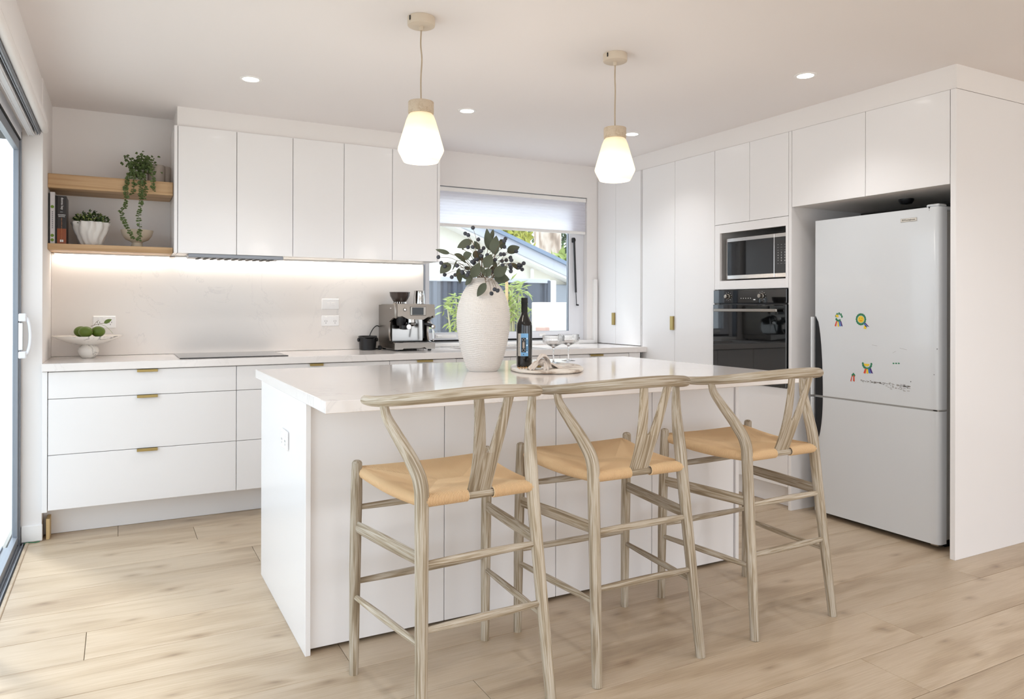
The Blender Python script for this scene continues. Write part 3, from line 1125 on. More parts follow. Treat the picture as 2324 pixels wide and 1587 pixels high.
c = thing('bench_top_cupboard', (TX + .3, 4.8, BT), 'white two-door cupboard standing on the back worktop beside the window', 'cupboard')
MB((TX + .3, 4.8, BT)).box(TX + .0205, 4.195, 4.512, 5.095, BT + .001, 2.273, .001).build('body', 'carcass_white', c)
d = front(c, 4.843, 5.095, BT + .004, 2.271)
front(c, 4.522, 4.843, BT + .004, 2.271)
vpull(d, 4.846, 4.876, 1.073, 1.171)
c = thing('pantry_cupboard', (TX + .3, 4.11, 0), 'tall white two-door pantry between the bench cupboard and the oven', 'cupboard')
MB((TX + .3, 4.11, 0)).box(TX + .0205, 4.195, 3.7255, 4.5065, .1335, 2.273, .001).build('body', 'carcass_white', c)
d = front(c, 4.127, 4.501, .135, 2.271)
front(c, 3.7245, 4.127, .135, 2.271)
vpull(d, 4.130, 4.162, 1.052, 1.151)
tag(MB((TX, 4.51, 0)).box(TX - .001, TX + .3, 4.5075, 4.5115, 0, 2.271, .0005).build('side_panel', 'cabinet_white'), 'thin white side panel between pantry and bench cupboard', 'panel')

# oven tower
OL = (TX + .3, 3.41, 0)
c = thing('oven_tower', OL, 'tall white cabinet housing the microwave and the oven', 'cabinet')
q = MB(OL)
q.box(TX + .0205, 4.195, 3.705, 3.7245, .1335, 2.273, .001).box(TX + .0205, 4.195, 3.1045, 3.124, .1335, 2.273, .001)
q.box(TX + .0205, 4.195, 3.124, 3.705, 1.757, 2.273, .001)
q.box(4.17, 4.195, 3.124, 3.705, .0, 1.757, 0)
q.box(TX + .0205, 4.17, 3.124, 3.705, 1.333, 1.392, 0).box(TX + .0205, 4.17, 3.124, 3.705, .1335, .725, 0)
q.build('body', 'carcass_white', c)
front(c, 3.415, 3.7235, 1.768, 2.271)
front(c, 3.1055, 3.415, 1.768, 2.271)
front(c, 3.1055, 3.7235, .135, .728, 'drawer')
q = MB(OL)      # frame round the microwave niche
q.box(TX, TX + .019, 3.676, 3.7225, 1.334, 1.765, .001).box(TX, TX + .019, 3.1065, 3.126, 1.334, 1.765, .001)
q.box(TX, TX + .019, 3.126, 3.676, 1.709, 1.765, .001).box(TX, TX + .019, 3.126, 3.676, 1.334, 1.3915, .001)
q.build('trim_frame', 'cabinet_white', c)

# microwave
ML = (TX + .25, 3.4, 1.393)
mw = thing('microwave', ML, 'black and steel microwave in the niche above the oven', 'microwave')
MX = TX + .035
MB(ML).box(MX + .012, MX + .40, 3.135, 3.650, 1.4, 1.672, .004).build('body', 'black_plastic', mw)
MB(ML).box(MX, MX + .012, 3.245, 3.652, 1.401, 1.675, .003).build('door', 'steel_light', mw)
MB(ML).box(MX - .003, MX, 3.247, 3.640, 1.427, 1.650, .001).build('door_glass', 'black_glass', mw)
MB(ML).box(MX, MX + .012, 3.130, 3.243, 1.401, 1.675, .003).build('control_panel', 'steel_light', mw)
cp = MB(ML).box(MX - .003, MX, 3.130, 3.242, 1.427, 1.650, .001).build('keypad', 'black_glass', mw)
kn = 0
for r in range(8):
    for k in range(3):
        yy, zz_ = 3.212 - k * .026, 1.602 - r * .0165
        if r == 0:
            body = '--'
        elif 2 < r < 6:
            body = str((r - 3) * 3 + k + 1)
        elif r == 6:
            body = ('*', '0', '#')[k]
        else:
            body = '- -'
        text(body, .012, cp, 'ink_white', (MX - .0034 - ML[0], yy - ML[1], zz_ - ML[2]), (PI / 2, 0, -PI / 2), 'key')
for a in (3.18, 3.6):
    MB(ML).box(MX + .05, MX + .35, a, a + .02, 1.3925, 1.4, 0).build('foot', 'black_plastic', mw)

# oven
OV = (TX + .2, 3.41, .732)
ov = thing('wall_oven', OV, 'black glass built-in oven below the microwave', 'oven')
MB(OV).box(TX + .022, TX + .56, 3.13, 3.70, .732, 1.328, .002).build('body', 'black_plastic', ov)
MB(OV).box(TX - .012, TX + .018, 3.1085, 3.7215, 1.243, 1.329, .002).build('control_panel', 'black_glass', ov)
od = MB(OV).box(TX - .016, TX + .018, 3.1085, 3.7215, .733, 1.234, .002).build('oven_door', 'black_glass', ov)
q = MB(OV)
q.box(TX - .052, TX - .040, 3.15, 3.68, 1.188, 1.206, .003)
q.box(TX - .045, TX - .016, 3.19, 3.205, 1.191, 1.203, .002).box(TX - .045, TX - .016, 3.625, 3.64, 1.191, 1.203, .002)
q.build('handle', 'steel', od)
for yy in (3.587, 3.300):
    k = MB(OV)
    k.lathe([(.0175, 0), (.0175, -.004), (.014, -.006), (.0125, -.026), (.010, -.028)], (TX - .012, yy, 1.287), 20, axis='x')
    k.build('knob', 'steel', ov)
    tk = MB(OV)
    for j in range(10):
        a = PI * (.15 + j * .19)
        tk.box(TX - .0127, TX - .0121, yy + .03 * math.cos(a) - .002, yy + .03 * math.cos(a) + .002, 1.287 + .026 * math.sin(a) - .001, 1.287 + .026 * math.sin(a) + .001, 0)
    tk.build('dial_mark', 'ink_white', ov)
q = MB(OV)
for j in range(5):
    q.box(TX - .0127, TX - .0121, 3.47 - j * .02, 3.475 - j * .02, 1.272, 1.276, 0)
q.build('touch_key', 'ink_white', ov)
MB(OV).box(TX - .0127, TX - .0121, 3.352, 3.368, 1.262, 1.268, 0).build('indicator', 'ink_white', ov)

# side panel left of the fridge, cupboards above it, the big end panel
tag(MB((TX, 3.09, 0)).box(TX, 4.195, 3.083, 3.1035, 0, 2.271, .001).build('side_panel', 'cabinet_white'), 'tall white panel between oven tower and fridge', 'panel')
c = thing('over_fridge_cabinet', (TX + .3, 2.6, 1.815), 'wide white two-door cabinet above the fridge', 'cabinet')
MB((TX + .3, 2.6, 1.815)).box(TX + .0205, 4.195, 2.1325, 3.0825, 1.818, 2.273, .001).build('body', 'carcass_white', c)
front(c, 2.591, 3.081, 1.815, 2.271)
front(c, 2.134, 2.591, 1.815, 2.271)
tag(MB((TX, 2.12, 0)).box(TX, 4.197, 2.105, 2.1315, 0, 2.271, .0012).build('end_panel', 'cabinet_white'), 'large white end panel on the right of the fridge', 'panel')
tag(MB((3.61, 3.4, 0)).box(3.612, 4.15, 3.108, 4.506, .001, .132, .001).build('kickboard', 'cabinet_white'), 'white kickboard below oven tower and pantry', 'kickboard')
# dark vent cup in the underside of the cabinet over the fridge
tag(MB((3.9, 2.5, 1.81)).lathe([(.001, -.03), (.028, -.026), (.038, -.012), (.04, 0), (.001, 0)], (3.85, 2.56, 1.8175), 20).build('vent_cap', 'black_plastic'), 'small black cap under the cabinet over the fridge', 'vent cap')

# ================================================================ FRIDGE
FX, FY0, FY1 = 3.600, 2.218, 2.962
FL = (FX + .3, 2.59, 0)
fr = thing('fridge', FL, 'white two-door fridge with scuffs and rosette stickers', 'fridge')
MB(FL).box(FX + .070, FX + .565, FY0 + .006, FY1 - .006, .045, 1.705, .004).build('body', 'fridge_grey', fr)
MB(FL).box(FX + .10, FX + .55, FY0 + .03, FY1 - .03, .0, .045, .002).build('base', 'black_matte', fr)


def fdoor(z0, z1):
    q = MB(FL)
    prof = []
    x0, x1, y0, y1 = FX, FX + .062, FY0, FY1
    R = .028
    for k in range(7):
        a = PI / 2 * k / 6
        prof.append((x0 + R - R * math.cos(PI / 2 - a), y0 + R - R * math.sin(PI / 2 - a)))
    prof = [(x0 + R - R * math.sin(a), y0 + R - R * math.cos(a)) for a in [PI / 2 * k / 6 for k in range(7)]]
    outline = [(x1, y0)] + prof + [(x0, y1 - .006), (x0 + .006, y1), (x1, y1)]
    q.prism(outline, z0, z1, lambda x, y, z: (x, y, z))
    return q.build('door', 'fridge_white', fr, 40)


d_hi = fdoor(.7045, 1.722)
d_lo = fdoor(.031, .6955)
MB(FL).box(FX + .004, FX + .066, FY0 + .004, FY1 - .004, .696, .704, 0).build('gasket', 'fridge_grey', fr)
MB(FL).box(FX + .061, FX + .071, FY0 + .012, FY1 - .012, .05, 1.70, 0).build('seal', 'alu_grey', fr)
# scooped pulls on the hinge-free side: a flat dark plate stands in for the shaded scoop, with a slim white bar in front
for z0, z1, dd in ((.7055, 1.165, d_hi), (.43, .694, d_lo)):
    q = MB(FL)
    zc, zr = .70, (z1 - .70 if z1 > .70 else .70 - z0)
    pts = []
    n = 14
    if z1 > .7:
        zsq = [z0 + (z1 - z0) * i / n for i in range(n + 1)]
    else:
        zsq = [z0 + (z1 - z0) * i / n for i in range(n + 1)]
    wd = [.050 * math.sqrt(max(0, 1 - ((z - .70) / zr) ** 2)) + .001 for z in zsq]
    outline = [(FY1 - .008, zsq[0])] + [(FY1 - .008 - w_, z) for w_, z in zip(wd, zsq)] + [(FY1 - .008, zsq[-1])]
    q.prism(outline, FX - .0022, FX + .01, lambda y, z, x: (x, y, z))
    q.build('scoop_shade', 'fridge_grey' if False else 'black_plastic', dd)
    q = MB(FL)
    q.box(FX - .028, FX - .004, FY1 - .004, FY1 + .006, z0, z1 - .004 if z1 > .7 else z1, .003)
    q.build('handle', 'fridge_white', dd)
hg = MB(FL)
hg.box(FX + .008, FX + .075, FY0 + .008, FY0 + .075, 1.7225, 1.737, .005)
hg.box(FX + .07, FX + .16, FY0 + .012, FY0 + .06, 1.7055, 1.728, .006)
hg.build('hinge_cover', 'fridge_white', fr)
MB(FL).box(FX + .004, FX + .05, FY0 + .012, FY0 + .035, .6965, .7035, .001).build('hinge', 'steel', fr)
MB(FL).box(FX + .01, FX + .05, FY0 + .01, FY0 + .05, .022, .0305, .001).build('hinge', 'steel', fr)
# badge
bd = MB(FL).box(FX - .003, FX, 2.334, 2.424, 1.6595, 1.6785, .0012).build('badge', 'plate_grey', fr)
bb = at_x(2062, 500, FX)
MB(FL).box(FX - .0036, FX - .003, 2.337, 2.421, 1.662, 1.676, .0004).build('badge_face', 'label_cream', bd)
text('Westinghouse', .0105, bd, 'ink_black', (FX - .0040 - FL[0], 2.3735 - FL[1], 1.669 - FL[2]), (PI / 2, 0, -PI / 2))
MB(FL).lathe([(.0052, 0), (.0052, .0008), (.004, .0008), (.004, 0)], (FX - .0042, 2.410, 1.669), 16, axis='x', close=True).build('emblem', 'ink_black', bd)
text('W', .008, bd, 'ink_black', (FX - .0040 - FL[0], 2.410 - FL[1], 1.6692 - FL[2]), (PI / 2, 0, -PI / 2))

# ================================================================ ISLAND
IL = (1.6, 3.0, 0)
isl = thing('kitchen_island', IL, 'white kitchen island body under the overhanging stone top, behind the three stools', 'island')
MB(IL).box(.573, .5915, 2.577, 3.468, 0, .8755, .0012).build('end_panel', 'cabinet_white', isl)
MB(IL).box(2.6035, 2.624, 2.590, 3.468, 0, .8755, .0012).build('end_panel', 'cabinet_white', isl)
MB(IL).box(.5925, 2.6025, 2.622, 3.448, .10, .8755, .001).build('body', 'carcass_white', isl)
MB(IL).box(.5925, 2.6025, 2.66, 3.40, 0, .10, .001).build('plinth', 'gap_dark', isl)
for a, b_ in ((.5955, 1.1005), (1.1035, 1.6005), (1.6035, 2.1035), (2.1065, 2.6005)):
    MB(IL).box(a, b_, 2.600, 2.618, .013, .8735, .001).build('front_panel', 'cabinet_white', isl)
for a, b_ in ((.5955, 1.262), (1.265, 1.932), (1.935, 2.6005)):
    for z0, z1 in ((.15, .44), (.443, .73), (.733, .862)):
        d = MB(IL).box(a, b_, 3.450, 3.467, z0, z1, .001).build('drawer', 'cabinet_white', isl)
top = thing('island_worktop', (1.64, 2.96, .876), 'thick white stone worktop of the island with a faint grey vein', 'worktop')
MB((1.64, 2.96, .876)).box(.5705, 2.714, 2.297, 3.622, .876, BT, .002).build('slab', 'quartz', top)


def outlet(name, L0, label, ax, w_, h_, parts):
    """double power point; ax 'y' faces -y, 'x' faces -x. parts: (kind, u, v)"""
    o = thing(name, L0, label, 'power outlet' if 'switch' not in name else 'switch')
    def bx(u0, u1, v0, v1, d0, d1, b):
        q = MB(L0)
        if ax == 'y':
            return q.box(L0[0] + u0, L0[0] + u1, L0[1] - d1, L0[1] - d0, L0[2] + v0, L0[2] + v1, b)
        return q.box(L0[0] - d1, L0[0] - d0, L0[1] - u1, L0[1] - u0, L0[2] + v0, L0[2] + v1, b)
    bx(-w_ / 2, w_ / 2, -h_ / 2, h_ / 2, 0.0004, .010, .0045).build('plate', 'outlet_white', o)
    for kind_, u, v in parts:
        if kind_ == 'switch':
            bx(u - .008, u + .008, v - .009, v + .009, .0095, .0125, .002).build('rocker', 'outlet_white', o)
        elif kind_ == 'button':
            bx(u - .012, u + .012, v - .011, v + .011, .0095, .014, .004).build('button', 'outlet_white', o)
        else:
            q = bx(u - .0075, u - .0050, v + .000, v + .008, .0101, .0104, 0)
            q2 = bx(u + .0050, u + .0075, v + .000, v + .008, .0101, .0104, 0)
            q3 = bx(u - .0012, u + .0012, v - .013, v - .005, .0101, .0104, 0)
            for z_ in (q2, q3):
                n_ = len(q.v)
                q.v += z_.v
                q.gc += z_.gc
                q.f += [[i + n_ for i in f_] for f_ in z_.f]
                q.fm += z_.fm
            q.build('socket', 'ink_black', o)
    return o


GPO = [('switch', -.031, .018), ('switch', .031, .018), ('sock', -.031, -.006), ('sock', .031, -.006), ('switch', 0, .018)]
outlet('power_outlet', (-.072, 5.0458, 1.118), 'double power outlet behind the limes on the fruit stand', 'y', .122, .074, GPO)
outlet('power_outlet', (1.285, 5.0458, 1.117), 'double power outlet on the splashback, below the switch plate', 'y', .122, .074, GPO[:4])
outlet('wall_switch', (1.285, 5.0458, 1.232), 'switch plate on the splashback above the power outlet', 'y', .122, .074, [('switch', -.015, 0), ('button', .018, 0)])
outlet('power_outlet', (.5727, 2.915, .700), 'double power outlet on the left end of the island', 'x', .116, .074, GPO[:4])

# ================================================================ STOOLS
def make_stool():
    o = thing('bar_stool', (0, 0, 0), 'limed oak bar stool', 'bar stool', 'limed oak stools along the island')
    WD = 'limed_oak'
    for s_ in (-1, 1):
        # rear leg sweeps forward and outward to the arm
        pts = [(s_ * .217, -.237, 0), (s_ * .203, -.206, .30), (s_ * .190, -.176, .60), (s_ * .188, -.165, .70), (s_ * .203, -.135, .765),
               (s_ * .231, -.092, .835), (s_ * .252, -.066, .885), (s_ * .259, -.058, .922)]
        rad = [.0165, .0190, .0205, .0215, .0205, .0175, .0150, .0130]
        MB().tube(smooth_path(pts, 6), lerp_list(rad, 6), 18, ref=(1, 0, 0), rnd=False).build('leg', WD, o)
        pts = [(s_ * .247, .238, 0), (s_ * .246, .232, .35), (s_ * .2445, .224, .60), (s_ * .244, .221, .700)]
        MB().tube(smooth_path(pts, 6), lerp_list([.0150, .0185, .0190, .0165], 6), 18, ref=(1, 0, 0)).build('leg', WD, o)
        # side stretchers: a flat board above, a round one below
        a = Vector((s_ * .2455, .229, .490))
        b_ = Vector((s_ * .1945, -.187, .490))
        MB().tube([a, a.lerp(b_, .5), b_], [.020, .0215, .020], 14, flat=.42, rnd=False).build('stretcher', WD, o)
        a = Vector((s_ * .2465, .234, .258))
        b_ = Vector((s_ * .2050, -.210, .258))
        MB().tube([a, a.lerp(b_, .25), a.lerp(b_, .5), a.lerp(b_, .75), b_], [.0085, .0105, .0118, .0105, .0085], 12, rnd=False).build('stretcher', WD, o)
    for (z, xh, y) in ((.478, .195, -.189), (.298, .203, -.207), (.552, .2445, .226), (.307, .246, .232)):
        pts = [(-xh, y, z), (-xh * .5, y, z), (0, y, z), (xh * .5, y, z), (xh, y, z)]
        MB().tube(pts, [.009, .0118, .0130, .0118, .009], 12, flat=.85, rnd=False).build('stretcher', WD, o)
    # seat rails inside the cord
    MB().tube([(-.188, -.170, .652), (.188, -.170, .652)], .0125, 12, rnd=False).build('seat_rail', WD, o)
    # top rail: a U open towards the island
    pts, rad = [], []
    n = 40
    for i in range(n + 1):
        t = PI * i / n
        s_ = math.sin(t)
        pts.append((.270 * math.cos(t), .04 - .307 * s_ ** .92, .925 + .043 * s_ ** 1.3))
        rad.append(.0155 + .0035 * s_)
    pts = [(.268, .075, .9235)] + pts + [(-.268, .075, .9235)]
    rad = [.0145] + rad + [.0145]
    MB().tube(pts, rad, 20, flat=1.12, ref=(0, 0, 1)).build('top_rail', WD, o)
    # Y-shaped splat
    P0, P1 = Vector((0, -.166, .655)), Vector((0, -.262, .962))
    ax = P1 - P0
    nrm = Vector((0, ax.z, -ax.y)).normalized()
    H = 1.0
    def pt(u, v, d):
        bow = .010 * math.sin(PI * v)
        return P0 + ax * v + Vector((u, 0, 0)) + nrm * (d - bow)
    L_ = [(-.039, 0), (-.0395, .15), (-.042, .32), (-.0475, .5), (-.056, .75), (-.067, 1.0)]
    I_ = [(-.037, 1.0), (-.022, .75), (-.0085, .5), (-.006, .46), (0, .435)]
    half = L_ + I_
    poly = half + [(-u, v) for u, v in reversed(half[:-1])]
    q = MB()
    # thin strips give the plate its curve
    def strip(us0, us1, v0, v1):
        pass
    vs, fs = [], []
    def out(v, tab):
        for (a0, b0), (a1, b1) in zip(tab, tab[1:]):
            lo, hi = min(b0, b1), max(b0, b1)
            if lo <= v <= hi:
                return a0 + (a1 - a0) * ((v - b0) / (b1 - b0))
        return tab[-1][0]
    nv = 20
    def plate(fl, fr, va, vb):
        vs, gcs = [], []
        for i in range(nv + 1):
            v = va + (vb - va) * i / nv
            l_, r_ = fl(v), fr(v)
            w_ = (r_ - l_)
            for (u, d) in ((l_, -.003), (l_ + w_ * .12, -.006), (r_ - w_ * .12, -.006), (r_, -.003), (r_, .003), (r_ - w_ * .12, .006), (l_ + w_ * .12, .006), (l_, .003)):
                vs.append(pt(u, v, d))
                gcs.append((u, d, v * .32))
        fs = []
        for i in range(nv):
            for k in range(8):
                a, b2 = i * 8 + k, i * 8 + (k + 1) % 8
                fs.append((a, b2, b2 + 8, a + 8))
        fs.append(tuple(range(8))[::-1])
        fs.append(tuple(range(nv * 8, nv * 8 + 8)))
        q.add(vs, fs, gcs)
    itab = [(-.0008, .43), (-.0060, .45), (-.0085, .5), (-.022, .75), (-.037, 1.0)]
    plate(lambda v: out(v, L_), lambda v: -out(v, L_), 0, .432)
    plate(lambda v: out(v, L_), lambda v: out(v, itab), .430, 1.0)
    plate(lambda v: -out(v, itab), lambda v: -out(v, L_), .430, 1.0)
    q.build('backrest_splat', WD, o, 50)
    # woven paper-cord seat: four fields of cord meeting at two mitres
    c4 = [(-.206, .226, .676), (.206, .226, .676), (.172, -.172, .663), (-.172, -.172, .663)]
    out4 = [(-.244, .232, .672), (.244, .232, .672), (.190, -.172, .660), (-.190, -.172, .660)]
    cen = (0.0, .02, .664)
    q = MB()
    CN = []
    def edge(e, s_):
        """point on seat rail e at s_, plus outward direction"""
        A = [Vector((-.226, .229, .668)), Vector((.226, .229, .668)), Vector((.182, -.172, .654)), Vector((-.182, -.172, .654))]
        a, b_ = A[e], A[(e + 1) % 4]
        p = a.lerp(b_, s_)
        outw = Vector(((b_ - a).y * -1, (b_ - a).x, 0)).normalized() * (1)
        if outw.dot(p - Vector(cen)) < 0:
            outw = -outw
        sag = -.010 * math.sin(PI * s_) if e in (1, 3) else (.0 if e == 2 else -.004 * math.sin(PI * s_))
        p = p + Vector((0, 0, sag))
        return p, outw
    m1, m2 = Vector((-.045, .03, .660)), Vector((.045, .03, .660))
    def inner(e, s_):
        if e == 0:
            a, b_ = m1, m2
        elif e == 1:
            a = b_ = m2
        elif e == 2:
            a, b_ = m2, m1
        else:
            a = b_ = m1
        return a.lerp(b_, s_)
    for e in range(4):
        ns = (90, 80, 76, 80)[e]
        segs = []
        gap = None
        if e == 2:
            ranges = [(0.0, .385), (.385, .615), (.615, 1.0)]
        else:
            ranges = [(0.0, 1.0)]
        for (ra, rb) in ranges:
            nn = int(ns * (rb - ra)) * 3
            R = .0185
            rows = []
            for i in range(nn + 1):
                s_ = ra + (rb - ra) * i / nn
                ridge = -.0024 if i % 3 == 0 else .0010
                p, ow = edge(e, s_)
                row = []
                # underside, round the rail, then over the top to the mitre
                for ang in (-150, -110, -70, -35, 0, 35, 65, 90):
                    a = math.radians(ang)
                    row.append(p + ow * (math.cos(a) * (R + ridge)) + Vector((0, 0, math.sin(a) * (R + ridge) * .95)))
                # the mitre point this strand reaches
                if e in (0, 2):
                    k = s_
                    ctr = inner(e, 0.5)
                    if s_ < .4:
                        A0, _ = edge(e, 0)
                        tgt = (A0 + Vector((0, 0, .016))).lerp(inner(e, 0), s_ / .4)
                    elif s_ > .6:
                        A0, _ = edge(e, 1)
                        tgt = (A0 + Vector((0, 0, .016))).lerp(inner(e, 1), (1 - s_) / .4)
                    else:
                        tgt = inner(e, (s_ - .4) / .2)
                else:
                    if s_ < .5:
                        A0, _ = edge(e, 0)
                        tgt = (A0 + Vector((0, 0, .016))).lerp(inner(e, 0), s_ / .5)
                    else:
                        A0, _ = edge(e, 1)
                        tgt = (A0 + Vector((0, 0, .016))).lerp(inner(e, 1), (1 - s_) / .5)
                st_ = row[-1]
                for k in (1, 2, 3, 4):
                    f_ = k / 4
                    z_ = (-.0045 if e in (1, 3) else 0) * math.sin(PI * f_)
                    row.append(st_.lerp(tgt, f_) + Vector((0, 0, z_ + (ridge if k < 4 else 0))))
                rows.append(row)
            if (ra, rb) == (.385, .615):
                rows = [row[-5:] for row in rows]
            m_ = len(rows[0])
            vs = [p for row in rows for p in row]
            fs = [(i * m_ + j, i * m_ + j + 1, (i + 1) * m_ + j + 1, (i + 1) * m_ + j) for i in range(nn) for j in range(m_ - 1)]
            q.add(vs, fs)
    q.build('woven_seat', 'paper_cord', o, 60)
    return o


proto = make_stool()
spots = [((.947, 2.158), .049, 'limed oak bar stool with a woven cord seat, nearest the left end of the island'),
         ((1.567, 2.175), 0.0, 'middle limed oak bar stool with a woven cord seat, between the other two'),
         ((2.2595, 2.185), .0255, 'limed oak bar stool with a woven cord seat, nearest the fridge')]
for i, ((x, y), a, lab) in enumerate(spots):
    o = proto if i == 0 else copy_tree(proto)
    o.location = (x, y, 0)
    o.rotation_euler = (0, 0, a)
    o['label'] = lab

# ================================================================ LIGHTS
def pendant(px, py, wig, label, en):
    p = EYE + ray(px, py) * ((CEIL - .03 - EYE.z) / ray(px, py).z)
    L0 = (p.x, p.y, CEIL)
    o = thing('pendant_lamp', L0, label, 'pendant lamp', 'pendants over the island')
    q = MB(L0)
    q.lathe([(.001, -.0365), (.050, -.0365), (.0545, -.034), (.056, -.030), (.056, -.0005), (.001, -.0005)], L0, 40)
    q.lathe([(.008, -.052), (.009, -.050), (.009, -.036)], L0, 16)
    c = q.build('canopy', 'canopy_cream', o)
    MB(L0).box(L0[0] - .0565, L0[0] - .054, L0[1] - .02, L0[1] - .014, CEIL - .024, CEIL - .006, 0).build('screw', 'black_matte', c)
    bz = CEIL
    cpts = [(L0[0], L0[1], bz - .05), (L0[0] - .002 * wig, L0[1], bz - .11), (L0[0] + .003 * wig, L0[1], bz - .17), (L0[0] - .001 * wig, L0[1], bz - .25), (L0[0], L0[1], bz - .335)]
    MB(L0).tube(smooth_path(cpts, 6), .0032, 8, rnd=False).build('cord', 'cord_beige', o)
    q = MB(L0)
    q.lathe([(.001, -.392), (.050, -.392), (.0520, -.389), (.0520, -.346), (.0500, -.343), (.001, -.343)], L0, 40)
    q.lathe([(.006, -.343), (.006, -.333), (.003, -.331)], L0, 12)
    q.build('collar', 'travertine', o)
    # opal glass shade, open below
    prof = [(.046, -.3925), (.052, -.400), (.060, -.42), (.0925, -.532), (.0935, -.540), (.091, -.548), (.0735, -.583), (.070, -.588), (.050, -.592), (.02, -.594), (.001, -.594)]
    MB(L0).lathe(prof[::-1], L0, 48).build('shade', 'shade_glow', o, 30)
    l = bpy.data.lights.new('pendant_bulb', 'POINT')
    l.energy = en * .7
    l.color = (1, .91, .80)
    l.shadow_soft_size = .09
    lo = bpy.data.objects.new('pendant_bulb', l)
    lo.location = (0, 0, -.70)
    COL.objects.link(lo)
    lo.parent = o
    return o


pendant(956, 57, 1.0, 'pendant lamp with glowing opal shade and stone collar, left over the vase', 5)
pendant(1396, 138, 0.5, 'pendant lamp with glowing opal shade and stone collar, nearer the oven', 5)


def downlight(x, y, label):
    L0 = (x, y, CEIL)
    o = thing('downlight', L0, label, 'downlight', 'recessed ceiling downlights')
    MB(L0).lathe([(.040, -.0005), (.0405, -.0040), (.055, -.0030), (.0565, -.0005)], L0, 36, close=True).build('trim_ring', 'trim_white', o)
    MB(L0).lathe([(.001, -.0032), (.0395, -.0032), (.0400, -.0006), (.001, -.0006)], L0, 36).build('lens', 'downlight_lens', o)
    l = bpy.data.lights.new('ceiling_spot', 'SPOT')
    l.energy = DL_W
    l.color = (1, 1, 1)
    l.spot_size = math.radians(120)
    l.spot_blend = .8
    l.shadow_soft_size = .04
    lo = bpy.data.objects.new('ceiling_spot', l)
    lo.location = (0, 0, -.02)
    COL.objects.link(lo)
    lo.parent = o


DL_W = 15
downlight(.601, 3.987, 'downlight in the ceiling in front of the first wall cabinet')
downlight(1.838, 4.006, 'downlight between the two pendants, nearest the window')
downlight(3.065, 4.006, 'downlight partly behind the stone collar of the right pendant')
downlight(3.062, 2.577, 'downlight in the ceiling in front of the cabinet over the fridge')
for x, y in ((.601, 1.15), (3.06, 1.0), (1.84, -.4), (5.2, -1.6), (1.84, -2.4)):  # unseen spots without fittings, added to brighten floor, island front and fridge
    l = bpy.data.lights.new('ceiling_spot', 'SPOT')
    l.energy = DL_W * 1.9
    l.color = (1, 1, 1)
    l.spot_size = math.radians(140)
    l.spot_blend = .8
    l.shadow_soft_size = .06
    lo = bpy.data.objects.new('ceiling_spot', l)
    lo.location = (x, y, CEIL - .02)
    COL.objects.link(lo)

# ================================================================ THINGS ON THE OAK SHELVES
SZ = 1.5615
def book(x0, x1, z1, cover, label, y0=4.815, depth=.19):
    L0 = ((x0 + x1) / 2, y0 + depth / 2, SZ)
    o = thing('cookbook', L0, label, 'book', 'cookbooks on the lower oak shelf')
    t = .0015
    q = MB(L0)
    q.box(x0, x0 + t, y0 + .002, y0 + depth, SZ, z1, .0004).box(x1 - t, x1, y0 + .002, y0 + depth, SZ, z1, .0004)
    q.box(x0, x1, y0, y0 + .003, SZ, z1, .0008)
    q.build('cover', cover, o)
    MB(L0).box(x0 + t, x1 - t, y0 + .003, y0 + depth - .004, SZ + .002, z1 - .003, 0).build('pages', 'label_cream', o)
    return o, L0


mat('book_black', '141312', 0.4)
mat('book_white', 'cfcdd0', 0.4)
mat('book_brown', '2b2523', 0.35)
mat('book_orange', '8a4522', 0.4)
mat('print_orange', 'c88452', 0.5)
mat('print_green', '6c8a2c', 0.5)
mat('print_grey', '8a8a90', 0.5)
o, L0 = book(-.3435, -.3355, SZ + .280, 'book_black', 'thin black book hard against the wall at the left of the shelf')
o, L0 = book(-.3350, -.3120, SZ + .287, 'book_white', 'white cookbook with green fruit dots on its spine')
for zz_ in (.205, .045, .02):
    MB(L0).lathe([(.001, 0), (.0085, 0), (.0085, -.0006), (.001, -.0006)], (L0[0] - .001, 4.8147, SZ + zz_), 14, axis='y').build('green_dot', 'print_green', o)
for j_ in range(9):
    MB(L0).box(L0[0] - .003, L0[0] + .003, 4.8144, 4.8149, SZ + .085 + j_ * .011, SZ + .092 + j_ * .011, 0).build('spine_mark', 'print_grey', o)
o, L0 = book(-.3115, -.3030, SZ + .268, 'book_black', 'thin black book between the white cookbook and the thick dark one')
o, L0 = book(-.3020, -.2570, SZ + .268, 'book_brown', 'thick dark cookbook with an orange foot and white lettering on its spine')
yb_ = 4.8147 - L0[1]
MB(L0).box(-.3015, -.2575, 4.8146, 4.8152, SZ + .002, SZ + .085, 0).build('spine_print', 'book_orange', o)
text('donna hay', .0165, o, 'ink_white', (.002, yb_ - .0004, .225), (PI / 2, PI / 2, 0))
text('|', .014, o, 'ink_white', (.000, yb_ - .0004, .178), (PI / 2, PI / 2, 0))
text('MODERN\nBAKING', .0085, o, 'ink_white', (.000, yb_ - .0004, .157), (PI / 2, 0, 0))
text('cakes, cookies and everything in between', .0072, o, 'print_orange', (.000, yb_ - .0008, .085), (PI / 2, PI / 2, 0))
MB(L0).box(L0[0] - .008, L0[0] - .001, 4.8140, 4.8145, SZ + .010, SZ + .023, 0).box(L0[0] + .001, L0[0] + .008, 4.8140, 4.8145, SZ + .010, SZ + .023, 0).build('publisher_mark', 'ink_white', o)

